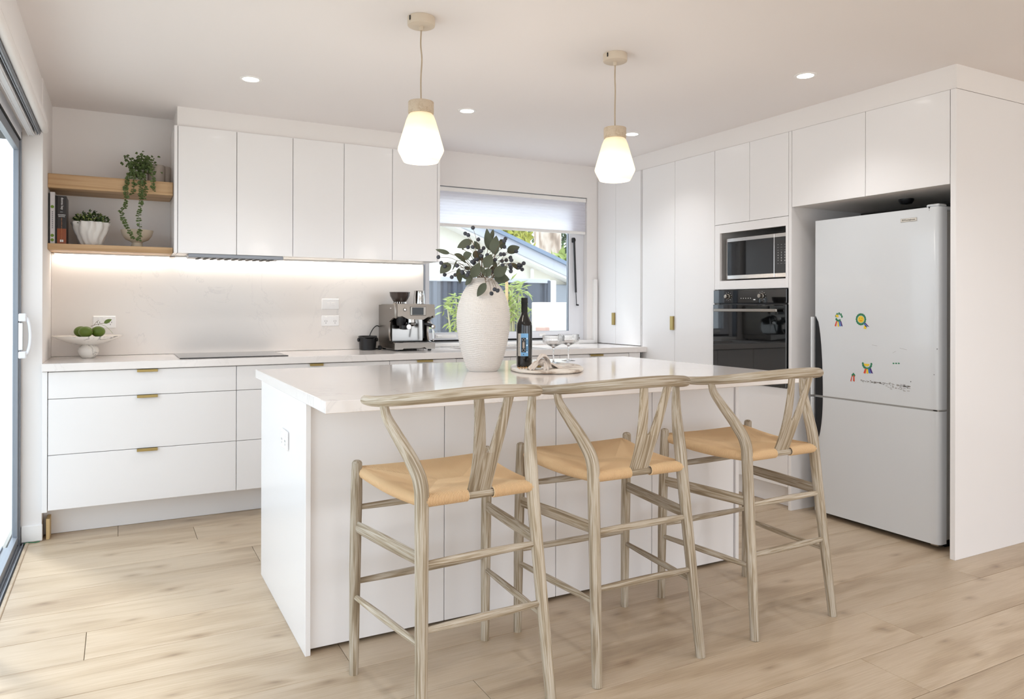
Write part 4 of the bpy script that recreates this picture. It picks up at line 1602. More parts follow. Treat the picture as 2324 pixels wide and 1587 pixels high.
# rippled white pot with a clipped green plant
L0 = (-.140, 4.905, SZ)
o = thing('potted_plant', L0, 'bushy green plant in a rippled white pot beside the cookbooks', 'potted plant')
def ripple(t, z, r):
    h_ = (z) / .136
    return r * (1 + .11 * (0.35 + .65 * h_) * math.sin(11 * t + 1.6 * math.sin(h_ * 7.5 + t)) + .02 * math.sin(5 * t + 3))
prof = [(.001, 0), (.052, 0), (.060, .015), (.068, .04), (.078, .07), (.088, .10), (.094, .125), (.092, .135), (.086, .134), (.080, .12), (.001, .115)]
MB(L0).lathe(prof, L0, 144, fn=lambda t, z, r: ripple(t, z, r) if r > .01 else r).build('pot', 'matte_ceramic', o, 60)
q = MB(L0)
rnd_ = random.Random(5)
q2 = MB(L0)
for i in range(520):
    a, rr_ = rnd_.uniform(0, 2 * PI), .085 * math.sqrt(rnd_.random())
    h_ = .120 + .075 * rnd_.random() * (1 - (rr_ / .115) ** 2)
    p = Vector((L0[0] + rr_ * math.cos(a), L0[1] + rr_ * math.sin(a), L0[2] + h_))
    d = Vector((math.cos(a) * rr_ * 8 + rnd_.gauss(0, .5), math.sin(a) * rr_ * 8 + rnd_.gauss(0, .5), rnd_.uniform(.2, 1))).normalized()
    vs, fs = leaf_verts(p, p + d * rnd_.uniform(.014, .024), .010, (rnd_.gauss(0, 1), rnd_.gauss(0, 1), 1), n=2)
    (q2 if i % 6 == 0 else q).add(vs, fs)
for a in range(9):
    aa = a * 2.4
    q.tube([(L0[0], L0[1], L0[2] + .10), (L0[0] + .05 * math.cos(aa), L0[1] + .05 * math.sin(aa), L0[2] + .17)], .002, 6)
x_ = q.build('foliage', 'box_leaf', o, 0)
x_['kind'] = 'stuff'
x_ = q2.build('young_leaves', 'box_leaf_light', o, 0)
x_['kind'] = 'stuff'

# footed beige bowl
L0 = (.098, 4.90, SZ)
tag(MB(L0).lathe([(.001, 0), (.034, 0), (.033, .006), (.028, .028), (.034, .034), (.060, .045), (.080, .072), (.088, .102), (.085, .102), (.076, .074), (.056, .051), (.001, .042)], L0, 48).build('footed_bowl', 'beige_ceramic'),
    'beige footed bowl on the lower oak shelf under the trailing plant', 'bowl')
# trailing plant on the upper shelf
SU = 1.9485
L0 = (.10, 4.90, SU)
o = thing('trailing_plant', L0, 'trailing green plant hanging over the upper oak shelf from a small white pot', 'potted plant')
MB(L0).lathe([(.001, 0), (.040, 0), (.044, .01), (.050, .05), (.052, .068), (.049, .068), (.045, .055), (.001, .05)], L0, 36).build('pot', 'matte_ceramic', o)
def pz(px, py, y): return at_y(px, py, y)
strands = [
    [(300, 392, 4.87), (289, 362, 4.84), (286, 352, 4.83)],
    [(300, 392, 4.87), (292, 400, 4.80), (286, 425, 4.775), (286, 455, 4.77), (284, 470, 4.77), (275, 480, 4.77), (280, 500, 4.77), (287, 515, 4.78), (297, 532, 4.78), (302, 543, 4.78)],
    [(315, 390, 4.86), (318, 405, 4.79), (320, 440, 4.772), (319, 470, 4.77), (314, 490, 4.77), (317, 515, 4.77), (315, 545, 4.78)],
    [(315, 390, 4.86), (325, 400, 4.80), (330, 430, 4.772), (328, 450, 4.77)],
    [(330, 385, 4.88), (342, 378, 4.80), (348, 400, 4.78), (347, 420, 4.775), (350, 435, 4.772)],
    [(310, 390, 4.87), (312, 365, 4.86), (314, 356, 4.85)],
    [(320, 390, 4.88), (330, 365, 4.87), (333, 357, 4.87)],
    [(330, 390, 4.88), (342, 368, 4.87), (348, 362, 4.86)],
    [(305, 392, 4.87), (300, 380, 4.84), (296, 372, 4.84)],
    [(300, 392, 4.87), (302, 400, 4.80), (305, 420, 4.785), (300, 440, 4.785)],
]
stems = MB(L0)
lf = MB(L0)
rnd_ = random.Random(11)
for si, s_ in enumerate(strands):
    pts = smooth_path([pz(*a) for a in s_], 8)
    stems.tube(pts, .0012, 5, rnd=False)
    acc = 0
    for i in range(1, len(pts)):
        acc += (pts[i] - pts[i - 1]).length
        if acc > .009:
            acc = 0
            for sg in (-1, 1):
                d = Vector((sg * rnd_.uniform(.5, 1), rnd_.uniform(-.9, .2), rnd_.uniform(-.5, .5))).normalized()
                size = rnd_.uniform(.013, .021)
                vs, fs = leaf_verts(pts[i], pts[i] + d * size, size * .8, (rnd_.gauss(0, .5), -1, rnd_.gauss(.3, .5)), n=3)
                lf.add(vs, fs)
for _ in range(190):
    c = pz(rnd_.gauss(318, 15), rnd_.gauss(378, 13), 4.86 + rnd_.uniform(-.05, .04))
    d = Vector((rnd_.gauss(0, 1), rnd_.gauss(-.4, .6), rnd_.gauss(0, 1))).normalized()
    vs, fs = leaf_verts(c, c + d * .02, .016, (rnd_.gauss(0, .6), -1, rnd_.gauss(.3, .5)), n=3)
    lf.add(vs, fs)
stems.build('stems', 'trailing_leaf', o)
x_ = lf.build('foliage', 'trailing_leaf', o, 0)
x_['kind'] = 'stuff'
for i, (xx, lab) in enumerate(((.200, 'greige ceramic canister beside the trailing plant'), (.258, 'greige ceramic canister half hidden by the wall cabinet panel'))):
    L0 = (xx, 4.93 + .03 * i, SU)
    r_ = .047 if i == 0 else .024
    tag(MB(L0).lathe([(.001, 0), (r_ - .003, 0), (r_, .004), (r_ + .001, .110), (r_ - .003, .116), (r_ - .006, .112), (r_ - .006, .02), (.001, .02)], L0, 40).build('canister', 'cup_ceramic'), lab, 'canister', 'canisters on the upper oak shelf')

# ================================================================ THINGS ON THE BACK WORKTOP
# marble fruit stand with limes
L0 = (-.150, 4.865, BT + .0006)
q = MB(L0)
tag(q.lathe([(.001, 0), (.030, 0), (.034, .002), (.049, .020), (.055, .040), (.050, .058), (.036, .071), (.033, .074), (.060, .078), (.105, .090), (.150, .108), (.176, .123), (.178, .127), (.172, .126), (.150, .121), (.060, .1185), (.001, .118)], L0, 64).build('fruit_stand', 'marble'),
    'white marble fruit stand on the back worktop under the oak shelves', 'fruit stand')
for i, (dx, dy, lab) in enumerate(((-.038, .030, 'lime at the left of the three on the fruit stand'), (-.012, -.036, 'lime in the middle of the three, in front'), (.049, -.002, 'lime at the right, with the twig and leaf above it'))):
    c = (L0[0] + dx, L0[1] + dy, L0[2] + .1188 + .031)
    o = thing('lime', (c[0], c[1], c[2] - .031), lab, 'lime', 'limes on the marble stand')
    MB((c[0], c[1], c[2] - .031)).ball(c, .0325, 24, 14, (1.12, 1.0, .95)).build('fruit', 'lime_green', o)
    MB((c[0], c[1], c[2] - .031)).ball((c[0] + (.032 if i < 2 else -.032), c[1] - .01, c[2] + .006), .004, 8, 6).build('stem_end', 'twig', o)
Lt = (L0[0] + .02, L0[1] - .01, L0[2] + .165)
tw = thing('lime_twig', Lt, 'thin twig with one green leaf lying over the limes', 'twig')
P = lambda px, py, yy=4.85: at_y(px, py, yy)
MB(Lt).tube(smooth_path([P(206, 741), P(215, 738), P(225, 735.5), P(237, 733.5)], 4), .0012, 6).build('stem', 'twig', tw)
MB(Lt).tube(smooth_path([P(213, 738), P(218, 732), P(224, 727.5)], 4), .0010, 6).build('stem', 'twig', tw)
MB(Lt).tube(smooth_path([P(228, 736), P(240, 741), P(250, 750), P(256, 757)], 4), .0008, 6).build('stem', 'box_leaf_light', tw)
vs, fs = leaf_verts(P(236, 734), P(254, 725), .022, (.2, -1, .3), n=6)
MB(Lt).add(vs, fs).build('leaf', 'lime_green', tw)

# ---- espresso machine
CX0, CX1, CY0, CY1 = 1.628, 1.918, 4.715, 5.035
E0 = ((CX0 + CX1) / 2, (CY0 + CY1) / 2, BT)
cm = thing('espresso_machine', E0, 'brushed steel espresso machine with a bean hopper in front of the window edge', 'coffee machine')
def EB(): return MB(E0)
zb = BT + .0006
# footed drip base with a cut-out under the front
q = EB()
prof = [(CX0, zb + .010), (CX0 + .055, zb + .010), (CX0 + .070, zb + .022), (CX1 - .075, zb + .022), (CX1 - .060, zb + .010), (CX1, zb + .010), (CX1, zb + .052), (CX0, zb + .052)]
q.prism(prof, CY0 - .02, CY0 + .02, lambda x, z, y: (x, y, z))
q.box(CX0 + .004, CX1 - .004, CY0 + .02, CY1, zb + .010, zb + .052, .004)
q.build('base', 'steel', cm)
EB().box(CX0 + .01, CX1 - .01, CY0 - .012, CY0 + .13, zb + .052, zb + .057, .002).build('drip_tray', 'steel_light', cm)
for i in range(9):
    yy = CY0 - .004 + i * .014
    EB().box(CX0 + .02, CX1 - .02, yy, yy + .006, zb + .0572, zb + .0592, 0).build('grille_bar', 'black_matte', cm)
q = EB()
for xx, yy in ((CX0 + .03, CY0 + .01), (CX1 - .03, CY0 + .01), (CX0 + .03, CY1 - .03), (CX1 - .03, CY1 - .03)):
    q.lathe([(.001, 0), (.012, 0), (.013, .010), (.001, .010)], (xx, yy, zb), 14)
q.build('foot', 'black_plastic', cm)
EB().box(CX0 + .03, CX1 - .03, CY0 + .13, CY1 - .002, zb + .052, zb + .22, .004).build('back_panel', 'mirror_steel', cm)
for xa in (CX0, CX1 - .012):
    prof = [(CY0 + .015, zb + .050), (CY1, zb + .050), (CY1, zb + .312), (CY0 - .005, zb + .312), (CY0 - .015, zb + .225), (CY0 + .02, zb + .222), (CY0 + .095, zb + .195), (CY0 + .105, zb + .17), (CY0 + .105, zb + .10), (CY0 + .085, zb + .065)]
    EB().prism(prof, xa, xa + .012, lambda y, z, x: (x, y, z)).build('side_panel', 'steel', cm)
q = EB()   # head with the screen
prof = [(CX0 + .012, zb + .235), (CX0 + .055, zb + .235), (CX0 + .095, zb + .214), (CX1 - .085, zb + .210), (CX1 - .045, zb + .232), (CX1 - .0, zb + .240), (CX1, zb + .315), (CX0 + .012, zb + .318)]
q.prism(prof, CY0 - .018, CY0 + .012, lambda x, z, y: (x, y - (z - zb - .21) * -.10, z))
q.box(CX0 + .012, CX1 - .001, CY0 + .012, CY1, zb + .225, zb + .316, .006)
q.tube([(CX0 + .010, CY0 - .012, zb + .225), (CX0 + .010, CY0 - .006, zb + .318)], .012, 14)
q.build('head', 'steel', cm)
sf = CY0 - .0185
EB().box(1.741, 1.852, sf - .004, sf + .004, zb + .238, zb + .300, .004).build('screen_frame', 'steel', cm)
EB().box(1.750, 1.832, sf - .0055, sf - .0035, zb + .243, zb + .293, .001).build('screen', 'screen_dark', cm)
q = EB()
q.lathe([(.011, 0), (.011, -.004), (.008, -.005), (.001, -.005)], (1.703, sf + .006, zb + .278), 24, axis='y')
q.build('power_button', 'chrome', cm)
EB().lathe([(.0125, 0), (.0125, -.0015), (.0110, -.0015), (.0110, 0)], (1.703, sf + .006, zb + .278), 24, axis='y', close=True).build('button_ring', 'black_plastic', cm)
q = EB()   # bean hopper
q.lathe([(.040, 0), (.042, .012), (.040, .016)], (1.700, CY0 + .085, zb + .318), 32)
q.lathe([(.044, .018), (.052, .030), (.066, .055), (.069, .075), (.071, .078), (.071, .082), (.001, .083)], (1.700, CY0 + .085, zb + .316), 40)
q.build('bean_hopper', 'smoke_plastic', cm)
q = EB()
for j in range(16):
    a = 2 * PI * j / 16
    q.box(1.700 + .0415 * math.cos(a) - .002, 1.700 + .0415 * math.cos(a) + .002, CY0 + .085 + .0415 * math.sin(a) - .002, CY0 + .085 + .0415 * math.sin(a) + .002, zb + .320, zb + .331, 0)
q.build('grind_dial', 'steel_light', cm)
q = EB()   # grinder outlet, group head and portafilter
q.lathe([(.028, .17), (.034, .19), (.036, .225)], (1.700, CY0 + .055, zb), 24)
q.build('grinder_outlet', 'black_plastic', cm)
q = EB()
q.lathe([(.027, .186), (.036, .190), (.037, .222)], (1.770, CY0 + .045, zb), 28)
q.lathe([(.012, .165), (.030, .176), (.031, .186)], (1.770, CY0 + .045, zb), 24)
q.build('group_head', 'chrome', cm)
q = EB()
q.tube([(1.745, CY0 + .03, zb + .180), (1.712, CY0 - .03, zb + .172), (1.700, CY0 - .085, zb + .165)], [.010, .014, .015], 14)
q.build('portafilter_handle', 'black_plastic', cm)
EB().lathe([(.016, 0), (.0165, -.004), (.001, -.005)], (1.700, CY0 - .093, zb + .164), 18, axis='y').build('handle_cap', 'chrome', cm)
q = EB()
q.lathe([(.012, 0), (.034, .004), (.036, .030), (.030, .034)], (1.722, CY0 + .05, zb + .142), 24)
q.build('tamper_ring', 'black_plastic', cm)
EB().tube([(1.845, CY0 + .02, zb + .215), (1.842, CY0 + .01, zb + .15), (1.838, CY0 - .005, zb + .085)], .005, 10).build('water_spout', 'black_plastic', cm)
q = EB()   # steam wand and knob
q.tube(smooth_path([(1.890, CY0 + .02, zb + .205), (1.902, CY0 + .0, zb + .175), (1.905, CY0 - .008, zb + .14), (1.908, CY0 - .012, zb + .065)], 5), .0055, 12)
q.build('steam_wand', 'chrome', cm)
EB().tube([(1.850, CY0 - .003, zb + .182), (1.902, CY0 - .02, zb + .166)], [.010, .014], 12).build('wand_lever', 'black_plastic', cm)
EB().lathe([(.014, 0), (.0145, -.008), (.001, -.010)], (1.899, CY0 - .030, zb + .162), 20, axis='y').build('knob', 'steel_light', cm)
EB().box(CX0 - .0008, CX0, CY0 + .05, CY0 + .075, zb + .285, zb + .291, 0).build('maker_mark', 'ink_white', cm)
# steel milk jug on top of the machine
J0 = (1.862, CY0 + .14, zb + .3166)
jg = thing('milk_jug', J0, 'shiny steel milk jug standing on top of the espresso machine', 'milk jug')
MB(J0).lathe([(.001, 0), (.038, 0), (.040, .003), (.038, .050), (.034, .088), (.036, .094), (.0345, .094), (.0325, .088), (.0365, .05), (.037, .006), (.001, .004)], J0, 40).build('cup', 'chrome', jg)
MB(J0).tube(smooth_path([(J0[0] + .002, J0[1] - .036, J0[2] + .076), (J0[0] + .004, J0[1] - .058, J0[2] + .066), (J0[0] + .004, J0[1] - .058, J0[2] + .03), (J0[0] + .002, J0[1] - .039, J0[2] + .018)], 6), .004, 10, flat=.6).build('handle', 'chrome', jg)
# power cord of the machine
(MB(E0).tube(smooth_path([(1.625, 5.02, 1.075), (1.605, 5.015, 1.080), (1.575, 5.01, 1.055), (1.555, 5.02, 1.00), (1.56, 5.02, .93), (1.60, 5.02, .921), (1.622, 5.0, .921)], 6), .0035, 8).build('cord', 'black_plastic', cm))
# knock box
K0 = (1.522, 4.955, BT + .0006)
kb = thing('knock_box', K0, 'black round knock box left of the espresso machine', 'knock box')
q = MB(K0)
def kfn(t, z, r):
    return r
def lipz(t): return .096 - .020 * max(0, math.sin(-t)) ** 2
vs, fs = [], []
seg = 48
for (r, f) in ((.001, 0), (.052, 0), (.056, .03), (.060, .6), (.064, .96), (.0645, 1.0), (.061, 1.0), (.058, .9), (.052, .08), (.001, .06)):
    for k in range(seg):
        t = 2 * PI * k / seg
        z_ = f * (lipz(t) if f > .5 else .096)
        vs.append((K0[0] + r * math.cos(t), K0[1] + r * math.sin(t), K0[2] + z_))
for i in range(9):
    for k in range(seg):
        a, b2 = i * seg + k, i * seg + (k + 1) % seg
        fs.append((a, b2, b2 + seg, a + seg))
q.add(vs, fs)
q.build('bin', 'black_plastic', kb)
MB(K0).tube([(K0[0] - .058, K0[1], K0[2] + .082), (K0[0] + .058, K0[1], K0[2] + .082)], .007, 12).build('knock_bar', 'black_matte', kb)
for s_ in (-1, 1):
    MB(K0).ball((K0[0] + s_ * .066, K0[1] - .004, K0[2] + .070), .011, 12, 8, (.8, 1, 1.3)).build('lug', 'black_plastic', kb)
# small cup-sized plug by the cord
tag(MB((1.604, 4.94, BT)).box(1.595, 1.614, 4.93, 4.96, BT + .0006, BT + .028, .004).build('plug', 'black_plastic'), 'small black plug on the worktop between knock box and espresso machine', 'plug')

# ================================================================ THINGS ON THE ISLAND
# textured white vase: rows of raised beads
V0 = (1.498, 3.078, BT + .0006)
def vr(z):
    tab = [(0, .062), (.01, .074), (.03, .082), (.08, .098), (.14, .112), (.20, .1215), (.25, .123), (.30, .117), (.35, .101), (.39, .079), (.415, .058), (.425, .048), (.431, .044)]
    for (a, ra), (b_, rb) in zip(tab, tab[1:]):
        if a <= z <= b_:
            f_ = (z - a) / (b_ - a)
            f_ = f_ * f_ * (3 - 2 * f_) * .35 + f_ * .65
            return ra + (rb - ra) * f_
    return tab[-1][1]
NB, SUBT = 76, 4
rows_z = []
z_ = 0.0
NZ = 230
vs, fs = [], []
seg = NB * SUBT
for i in range(NZ + 1):
    z_ = .431 * i / NZ
    r0 = sum(vr(min(.431, max(0, z_ + d))) for d in (-.012, -.006, 0, .006, .012)) / 5
    for k in range(seg):
        t = 2 * PI * k / seg
        rowp = z_ / .0094 + .5 * math.sin(2 * t + z_ * 9) + .3 * math.sin(5 * t + 1 + z_ * 14) + 3
        ph = t * NB / (2 * PI) + .5 * (int(rowp) % 2)
        wob = .25 * math.sin(7 * t + 5 * rowp * .3)
        b_ = abs(math.sin(PI * rowp)) * abs(math.sin(PI * (ph + wob * .3))) if .006 < z_ < .424 else 0
        r = r0 + .0030 * (b_ ** .6)
        vs.append((V0[0] + r * math.cos(t), V0[1] + r * math.sin(t), V0[2] + z_))
for i in range(NZ):
    for k in range(seg):
        a, b2 = i * seg + k, i * seg + (k + 1) % seg
        fs.append((a, b2, b2 + seg, a + seg))
q = MB(V0).add(vs, fs)
q.lathe([(.001, 0), (.062, 0)], V0, 40)
q.lathe([(.0445, .431), (.040, .427), (.042, .41), (.060, .38), (.06, .36), (.001, .36)], V0, 60)
tag(q.build('vase', 'ceramic_white', smooth=70), 'tall white bead-textured vase on the island', 'vase')

# eucalyptus with berries
G0 = (V0[0], V0[1], V0[2] + .40)
eu = thing('eucalyptus_bunch', G0, 'bunch of dark eucalyptus leaves and blue berries in the white vase', 'eucalyptus')
VD = (Vector(V0) - EYE).dot(FWD)
def zp(x, y, dd=0): return at_d(960 + x / 5.29, 500 + y / 5.29, VD + dd)
leaves = [((320, 400), (150, 350), 42, -.02), ((590, 245), (410, 330), 82, .02), ((375, 405), (515, 520), 88, -.05), ((480, 450), (585, 400), 85, -.01), ((330, 520), (205, 640), 95, .0),
          ((815, 370), (765, 100), 110, .03), ((800, 250), (845, 108), 48, .06), ((870, 420), (880, 185), 105, -.03), ((1010, 385), (1160, 320), 105, .02), ((850, 660), (1012, 560), 100, -.08),
          ((850, 690), (1040, 715), 100, -.05), ((592, 690), (675, 510), 90, -.08), ((750, 572), (820, 408), 95, -.09), ((755, 752), (650, 918), 72, -.13), ((430, 575), (445, 760), 62, .0),
          ((595, 690), (455, 670), 62, -.03), ((590, 700), (508, 782), 58, -.05), ((690, 350), (615, 250), 60, .03), ((930, 230), (985, 300), 60, .07), ((1062, 515), (1138, 598), 50, .02),
          ((830, 470), (885, 590), 60, -.02), ((735, 655), (825, 590), 70, -.09), ((615, 370), (680, 480), 75, .02), ((405, 480), (350, 605), 16, -.01), ((700, 560), (755, 680), 45, -.08),
          ((640, 560), (560, 640), 60, .03), ((900, 600), (980, 680), 80, .04), ((720, 480), (640, 400), 60, .05), ((920, 250), (945, 350), 50, .04), ((880, 560), (800, 640), 60, .0), ((560, 560), (520, 600), 40, 0), ((490, 350), (465, 345), 20, .02)]
rnd_ = random.Random(21)
mouth = Vector((V0[0], V0[1], V0[2] + .425))
tw_ = MB(G0)
for (b_, t_, w_, dd) in leaves:
    pb, pt_ = zp(b_[0], b_[1], dd), zp(t_[0], t_[1], dd + rnd_.uniform(-.02, .02))
    nrm = (-FWD + Vector((rnd_.gauss(0, .35), rnd_.gauss(0, .35), rnd_.gauss(.15, .35)))).normalized()
    vs, fs = leaf_verts(pb, pt_, w_ / 5.29 * VD / FPX * 1.3, nrm, curl=rnd_.uniform(-.06, .10), n=10)
    MB(G0).add(vs, fs).build('leaf', 'eucalyptus', eu, 60)
    mid = mouth.lerp(pb, .55) + Vector((0, 0, .02))
    m0 = mouth + Vector((rnd_.uniform(-.03, .03), rnd_.uniform(-.03, .03), -.05))
    tw_.tube(smooth_path([m0, mid, pb], 5), .0013, 6, rnd=False)
berries = [(600, 90), (508, 160), (543, 177), (664, 232), (185, 443), (218, 513), (262, 553), (407, 547), (260, 655), (345, 683), (388, 657), (540, 325), (596, 322), (680, 370), (728, 335), (590, 500), (520, 573), (470, 618),
           (545, 630), (530, 660), (990, 222), (975, 250), (977, 320), (1118, 373), (970, 408), (1050, 450), (950, 490), (1000, 480), (955, 540), (1045, 540), (1055, 570), (1055, 613), (1150, 535), (1210, 517), (1150, 570), (1190, 590),
           (1175, 545), (865, 475), (860, 830), (822, 880), (895, 845), (770, 420), (700, 430), (480, 640), (610, 515), (620, 480), (650, 470), (700, 370), (1060, 480), (935, 410), (840, 620)]
bme = None
for i, (x, y) in enumerate(berries):
    dd = rnd_.uniform(-.09, .03)
    if y > 800:
        dd = -.135
    p = zp(x, y, dd)
    if bme is None:
        q = MB((0, 0, 0))
        q.lathe([(.0004, -.0080), (.0045, -.0068), (.0076, -.003), (.0080, .0005), (.0066, .0045), (.0045, .0066), (.0038, .0082), (.0024, .0070), (.0006, .0066)], (0, 0, 0), 14)
        o = q.build('berry', 'berry_blue', eu, 50)
        bme = o.data
    else:
        o = bpy.data.objects.new('berry', bme)
        COL.objects.link(o)
        o.parent = eu
    o.location = p - Vector(G0)
    o.scale = (1.18,) * 3
    o.rotation_euler = (rnd_.uniform(.3, 2.2), rnd_.uniform(-1, 1), rnd_.uniform(0, 3))
    c0 = mouth + Vector((rnd_.uniform(-.03, .03), rnd_.uniform(-.03, .03), -.04))
    k = min(range(len(berries)), key=lambda j: (berries[j][0] - x) ** 2 + (berries[j][1] - y) ** 2 if j != i else 1e9)
    mid = mouth.lerp(p, .6) + Vector((0, 0, .025 if y < 800 else .03))
    tw_.tube(smooth_path([c0, mid, p], 5), .0009, 5, rnd=False)
tw_.build('stems', 'twig', eu)

# oval tray of banded stone
T0 = Vector((0, 0, 0))
tc = EYE + FWD * 3.50 + RGT * .165
T0 = (tc.x, tc.y, BT + .0006)
tray = thing('serving_board', T0, 'oval cream stone serving board with brown bands on the island', 'serving board')
Rh = Vector((RGT.x, RGT.y, 0)).normalized()
Fh = Vector((FWD.x, FWD.y, 0)).normalized()
poly = []
for k in range(64):
    a = 2 * PI * k / 64
    c_, s_ = math.cos(a), math.sin(a)
    e_ = 2 / 2.6
    poly.append((.172 * math.copysign(abs(c_) ** e_, c_), .270 * math.copysign(abs(s_) ** e_, s_)))
q = MB(T0)
cent = Vector(T0)
vs, fs = [], []
lev = [(.94, 0), (.985, .003), (1.0, .008), (.99, .013), (.97, .0148), (.0, .0148)]
for f_, z_ in lev:
    for (u, v) in poly:
        vs.append(cent + Rh * (u * f_) + Fh * (v * f_) + Vector((0, 0, z_)))
for i in range(len(lev) - 1):
    for k in range(64):
        a, b2 = i * 64 + k, i * 64 + (k + 1) % 64
        fs.append((a, b2, b2 + 64, a + 64))
fs.append(tuple(range(64))[::-1])
m = bpy.data.materials.new('banded_stone')
m.use_nodes = True
nt = m.node_tree
tcn = N(nt, 'ShaderNodeTexCoord')
nz = N(nt, 'ShaderNodeTexNoise', Scale=9.0, Detail=4.0, Distortion=.6)
nt.links.new(tcn.outputs['Object'], nz.inputs['Vector'])
rp = ramp(nt, [(.38, 'e4ddd3'), (.5, 'd8cec2'), (.56, 'a3907f'), (.62, 'd9d0c5'), (.7, 'b5a594')])
nt.links.new(nz.outputs['Fac'], rp.inputs[0])
nt.links.new(rp.outputs[0], nt.nodes['Principled BSDF'].inputs['Base Color'])
nt.nodes['Principled BSDF'].inputs['Roughness'].default_value = .4
MATS['banded_stone'] = m
q.add(vs, fs).build('board', 'banded_stone', tray, 50)
TZ = BT + .0006 + .0150

# wine bottle
B0 = (1.690, 3.030, TZ)
bo = thing('wine_bottle', B0, 'black wine bottle with a blue cassette label on the serving board', 'wine bottle')
MB(B0).lathe([(.001, .004), (.030, 0), (.0355, .002), (.0370, .008), (.0370, .190), (.0355, .205), (.028, .222), (.0190, .240), (.0150, .254), (.0142, .262), (.0142, .262)], B0, 48).build('body', 'wine_glass_dark', bo)
MB(B0).lathe([(.0145, .240), (.0148, .255), (.0148, .300), (.0160, .303), (.0162, .309), (.0152, .312), (.0155, .325), (.001, .3255)], B0, 32).build('capsule', 'black_matte', bo)
cdir = (EYE - Vector(B0))
ca = math.atan2(cdir.y, cdir.x) - .10
def lab_patch(a0, a1, z0, z1, r, m_, name, par):
    q = MB(B0)
    n = 12
    q.grid(n, 1, lambda u, v: (B0[0] + r * math.cos(ca + a0 + (a1 - a0) * u), B0[1] + r * math.sin(ca + a0 + (a1 - a0) * u), B0[2] + z0 + (z1 - z0) * v))
    return q.build(name, m_, par, 60)
lb = lab_patch(-.80, .62, .052, .158, .03735, 'label_blue', 'label', bo)
lab_patch(-.80, -.36, .052, .158, .03750, 'label_cream', 'label_band', lb)
ca0 = ca
# seen from the camera, larger angles lie to the right; the band sits on the left
lab_patch(-.28, .30, .070, .138, .03750, 'ink_black', 'cassette_window', lb)
lab_patch(-.12, .14, .090, .118, .03765, 'cup_ceramic', 'cassette_tape', lb)
for zc in (.080, .128):
    q = MB(B0)
    th = ca + .01
    for j in range(10):
        a = 2 * PI * j / 10
        da, dz = .0062 * math.cos(a) / .0376, .0062 * math.sin(a)
        q.grid(1, 1, lambda u, v: (B0[0] + .03775 * math.cos(th + da + (u - .5) * .05), B0[1] + .03775 * math.sin(th + da + (u - .5) * .05), B0[2] + zc + dz + (v - .5) * .0018))
    q.build('reel', 'ink_white', lb, 0)
for j in range(9):
    lab_patch(.38, .50, .068 + j * .008, .073 + j * .008, .03750, 'ink_black' if j % 4 else 'ink_white', 'print', lb)
lab_patch(-.03, .05, .057, .063, .03750, 'ink_black', 'print', lb)
for j in range(14):
    lab_patch(-.60, -.55 + .02 * (j % 3), .056 + j * .0068, .060 + j * .0068, .03760, 'print_grey', 'print', lb)

# coupe glasses
def coupe(px, py, label, fill):
    p = EYE + ray(px, py) * ((TZ - EYE.z) / ray(px, py).z)
    L0 = (p.x, p.y, TZ)
    o = thing('coupe_glass', L0, label, 'glass', 'ribbed coupe glasses on the serving board')
    def rib(t, z, r):
        return r + (.0007 * math.sin(48 * t) if z > .092 else 0)
    prof = [(.001, 0), (.036, 0), (.0365, .0012), (.020, .0035), (.006, .006), (.0038, .012), (.0035, .05), (.0038, .072), (.007, .079), (.024, .088), (.045, .097), (.0535, .104), (.0545, .112), (.0545, .139),
            (.0535, .1395), (.0530, .112), (.0520, .1055), (.044, .099), (.022, .0905), (.001, .0855)]
    MB(L0).lathe(prof, L0, 192, fn=lambda t, z, r: rib(t, z, r)).build('bowl', 'clear_glass', o, 50)
    MB(L0).lathe([(.001, .0862), (.021, .0910), (.026, .0932), (.001, .0934)], L0, 40).build('drink', 'drink_pink', o)
    return o


mat('drink_pink', 'd9b8a6', 0.05, trans=.8, ior=1.33)
coupe(1256, 824, 'ribbed coupe glass in front, just right of the wine bottle', 1)
coupe(1290, 819, 'ribbed coupe glass behind, at the right end of the serving board', 1)

# knotted linen napkin and the corkscrew
NP = at_d(1228, 824, 3.30)
NP = (EYE + ray(1228, 838) * ((TZ - EYE.z) / ray(1228, 838).z))
np_ = thing('linen_napkin', (NP.x, NP.y, TZ), 'knotted cream linen napkin lying beside the wine bottle', 'napkin')
q = MB((NP.x, NP.y, TZ))
def cl(du, dv, dz): return Vector((NP.x, NP.y, TZ)) + Rh * du * 1.25 + Fh * dv * 1.15 + Vector((0, 0, dz * 1.3))
rnd_ = random.Random(9)
def fold(path, wid, th, nm):
    """a cloth strip with soft folds along a path"""
    pts = smooth_path(path, 8)
    n = len(pts)
    def fn(u, v):
        i = min(n - 1, int(u * (n - 1) + .001))
        p = pts[i]
        a, b_ = pts[max(i - 1, 0)], pts[min(i + 1, n - 1)]
        t = (b_ - a).normalized()
        sd = t.cross(Vector((0, 0, 1)))
        if sd.length < .1:
            sd = Rh.copy()
        sd.normalize()
        w_ = wid[0] + (wid[1] - wid[0]) * u
        ww = (v - .5) * w_
        return p + sd * ww + Vector((0, 0, max(-p.z + TZ + .0012, th * math.cos(v * 4 * PI + u * 5) * .5 - abs(v - .5) * th)))
    g_ = MB((NP.x, NP.y, TZ)).grid(n * 1, 12, fn)
    o_ = g_.build(nm, 'linen', np_, 60)
    md = o_.modifiers.new('thickness', 'SOLIDIFY')
    md.thickness = .0012
    md.offset = 1
fold([cl(-.005, 0, .030), cl(-.02, -.02, .026), cl(-.035, -.035, .013), cl(-.045, -.05, .004)], (.028, .046), .012, 'corner')
fold([cl(.010, 0, .028), cl(.016, -.02, .022), cl(.016, -.04, .010), cl(.018, -.052, .003)], (.018, .026), .008, 'corner')
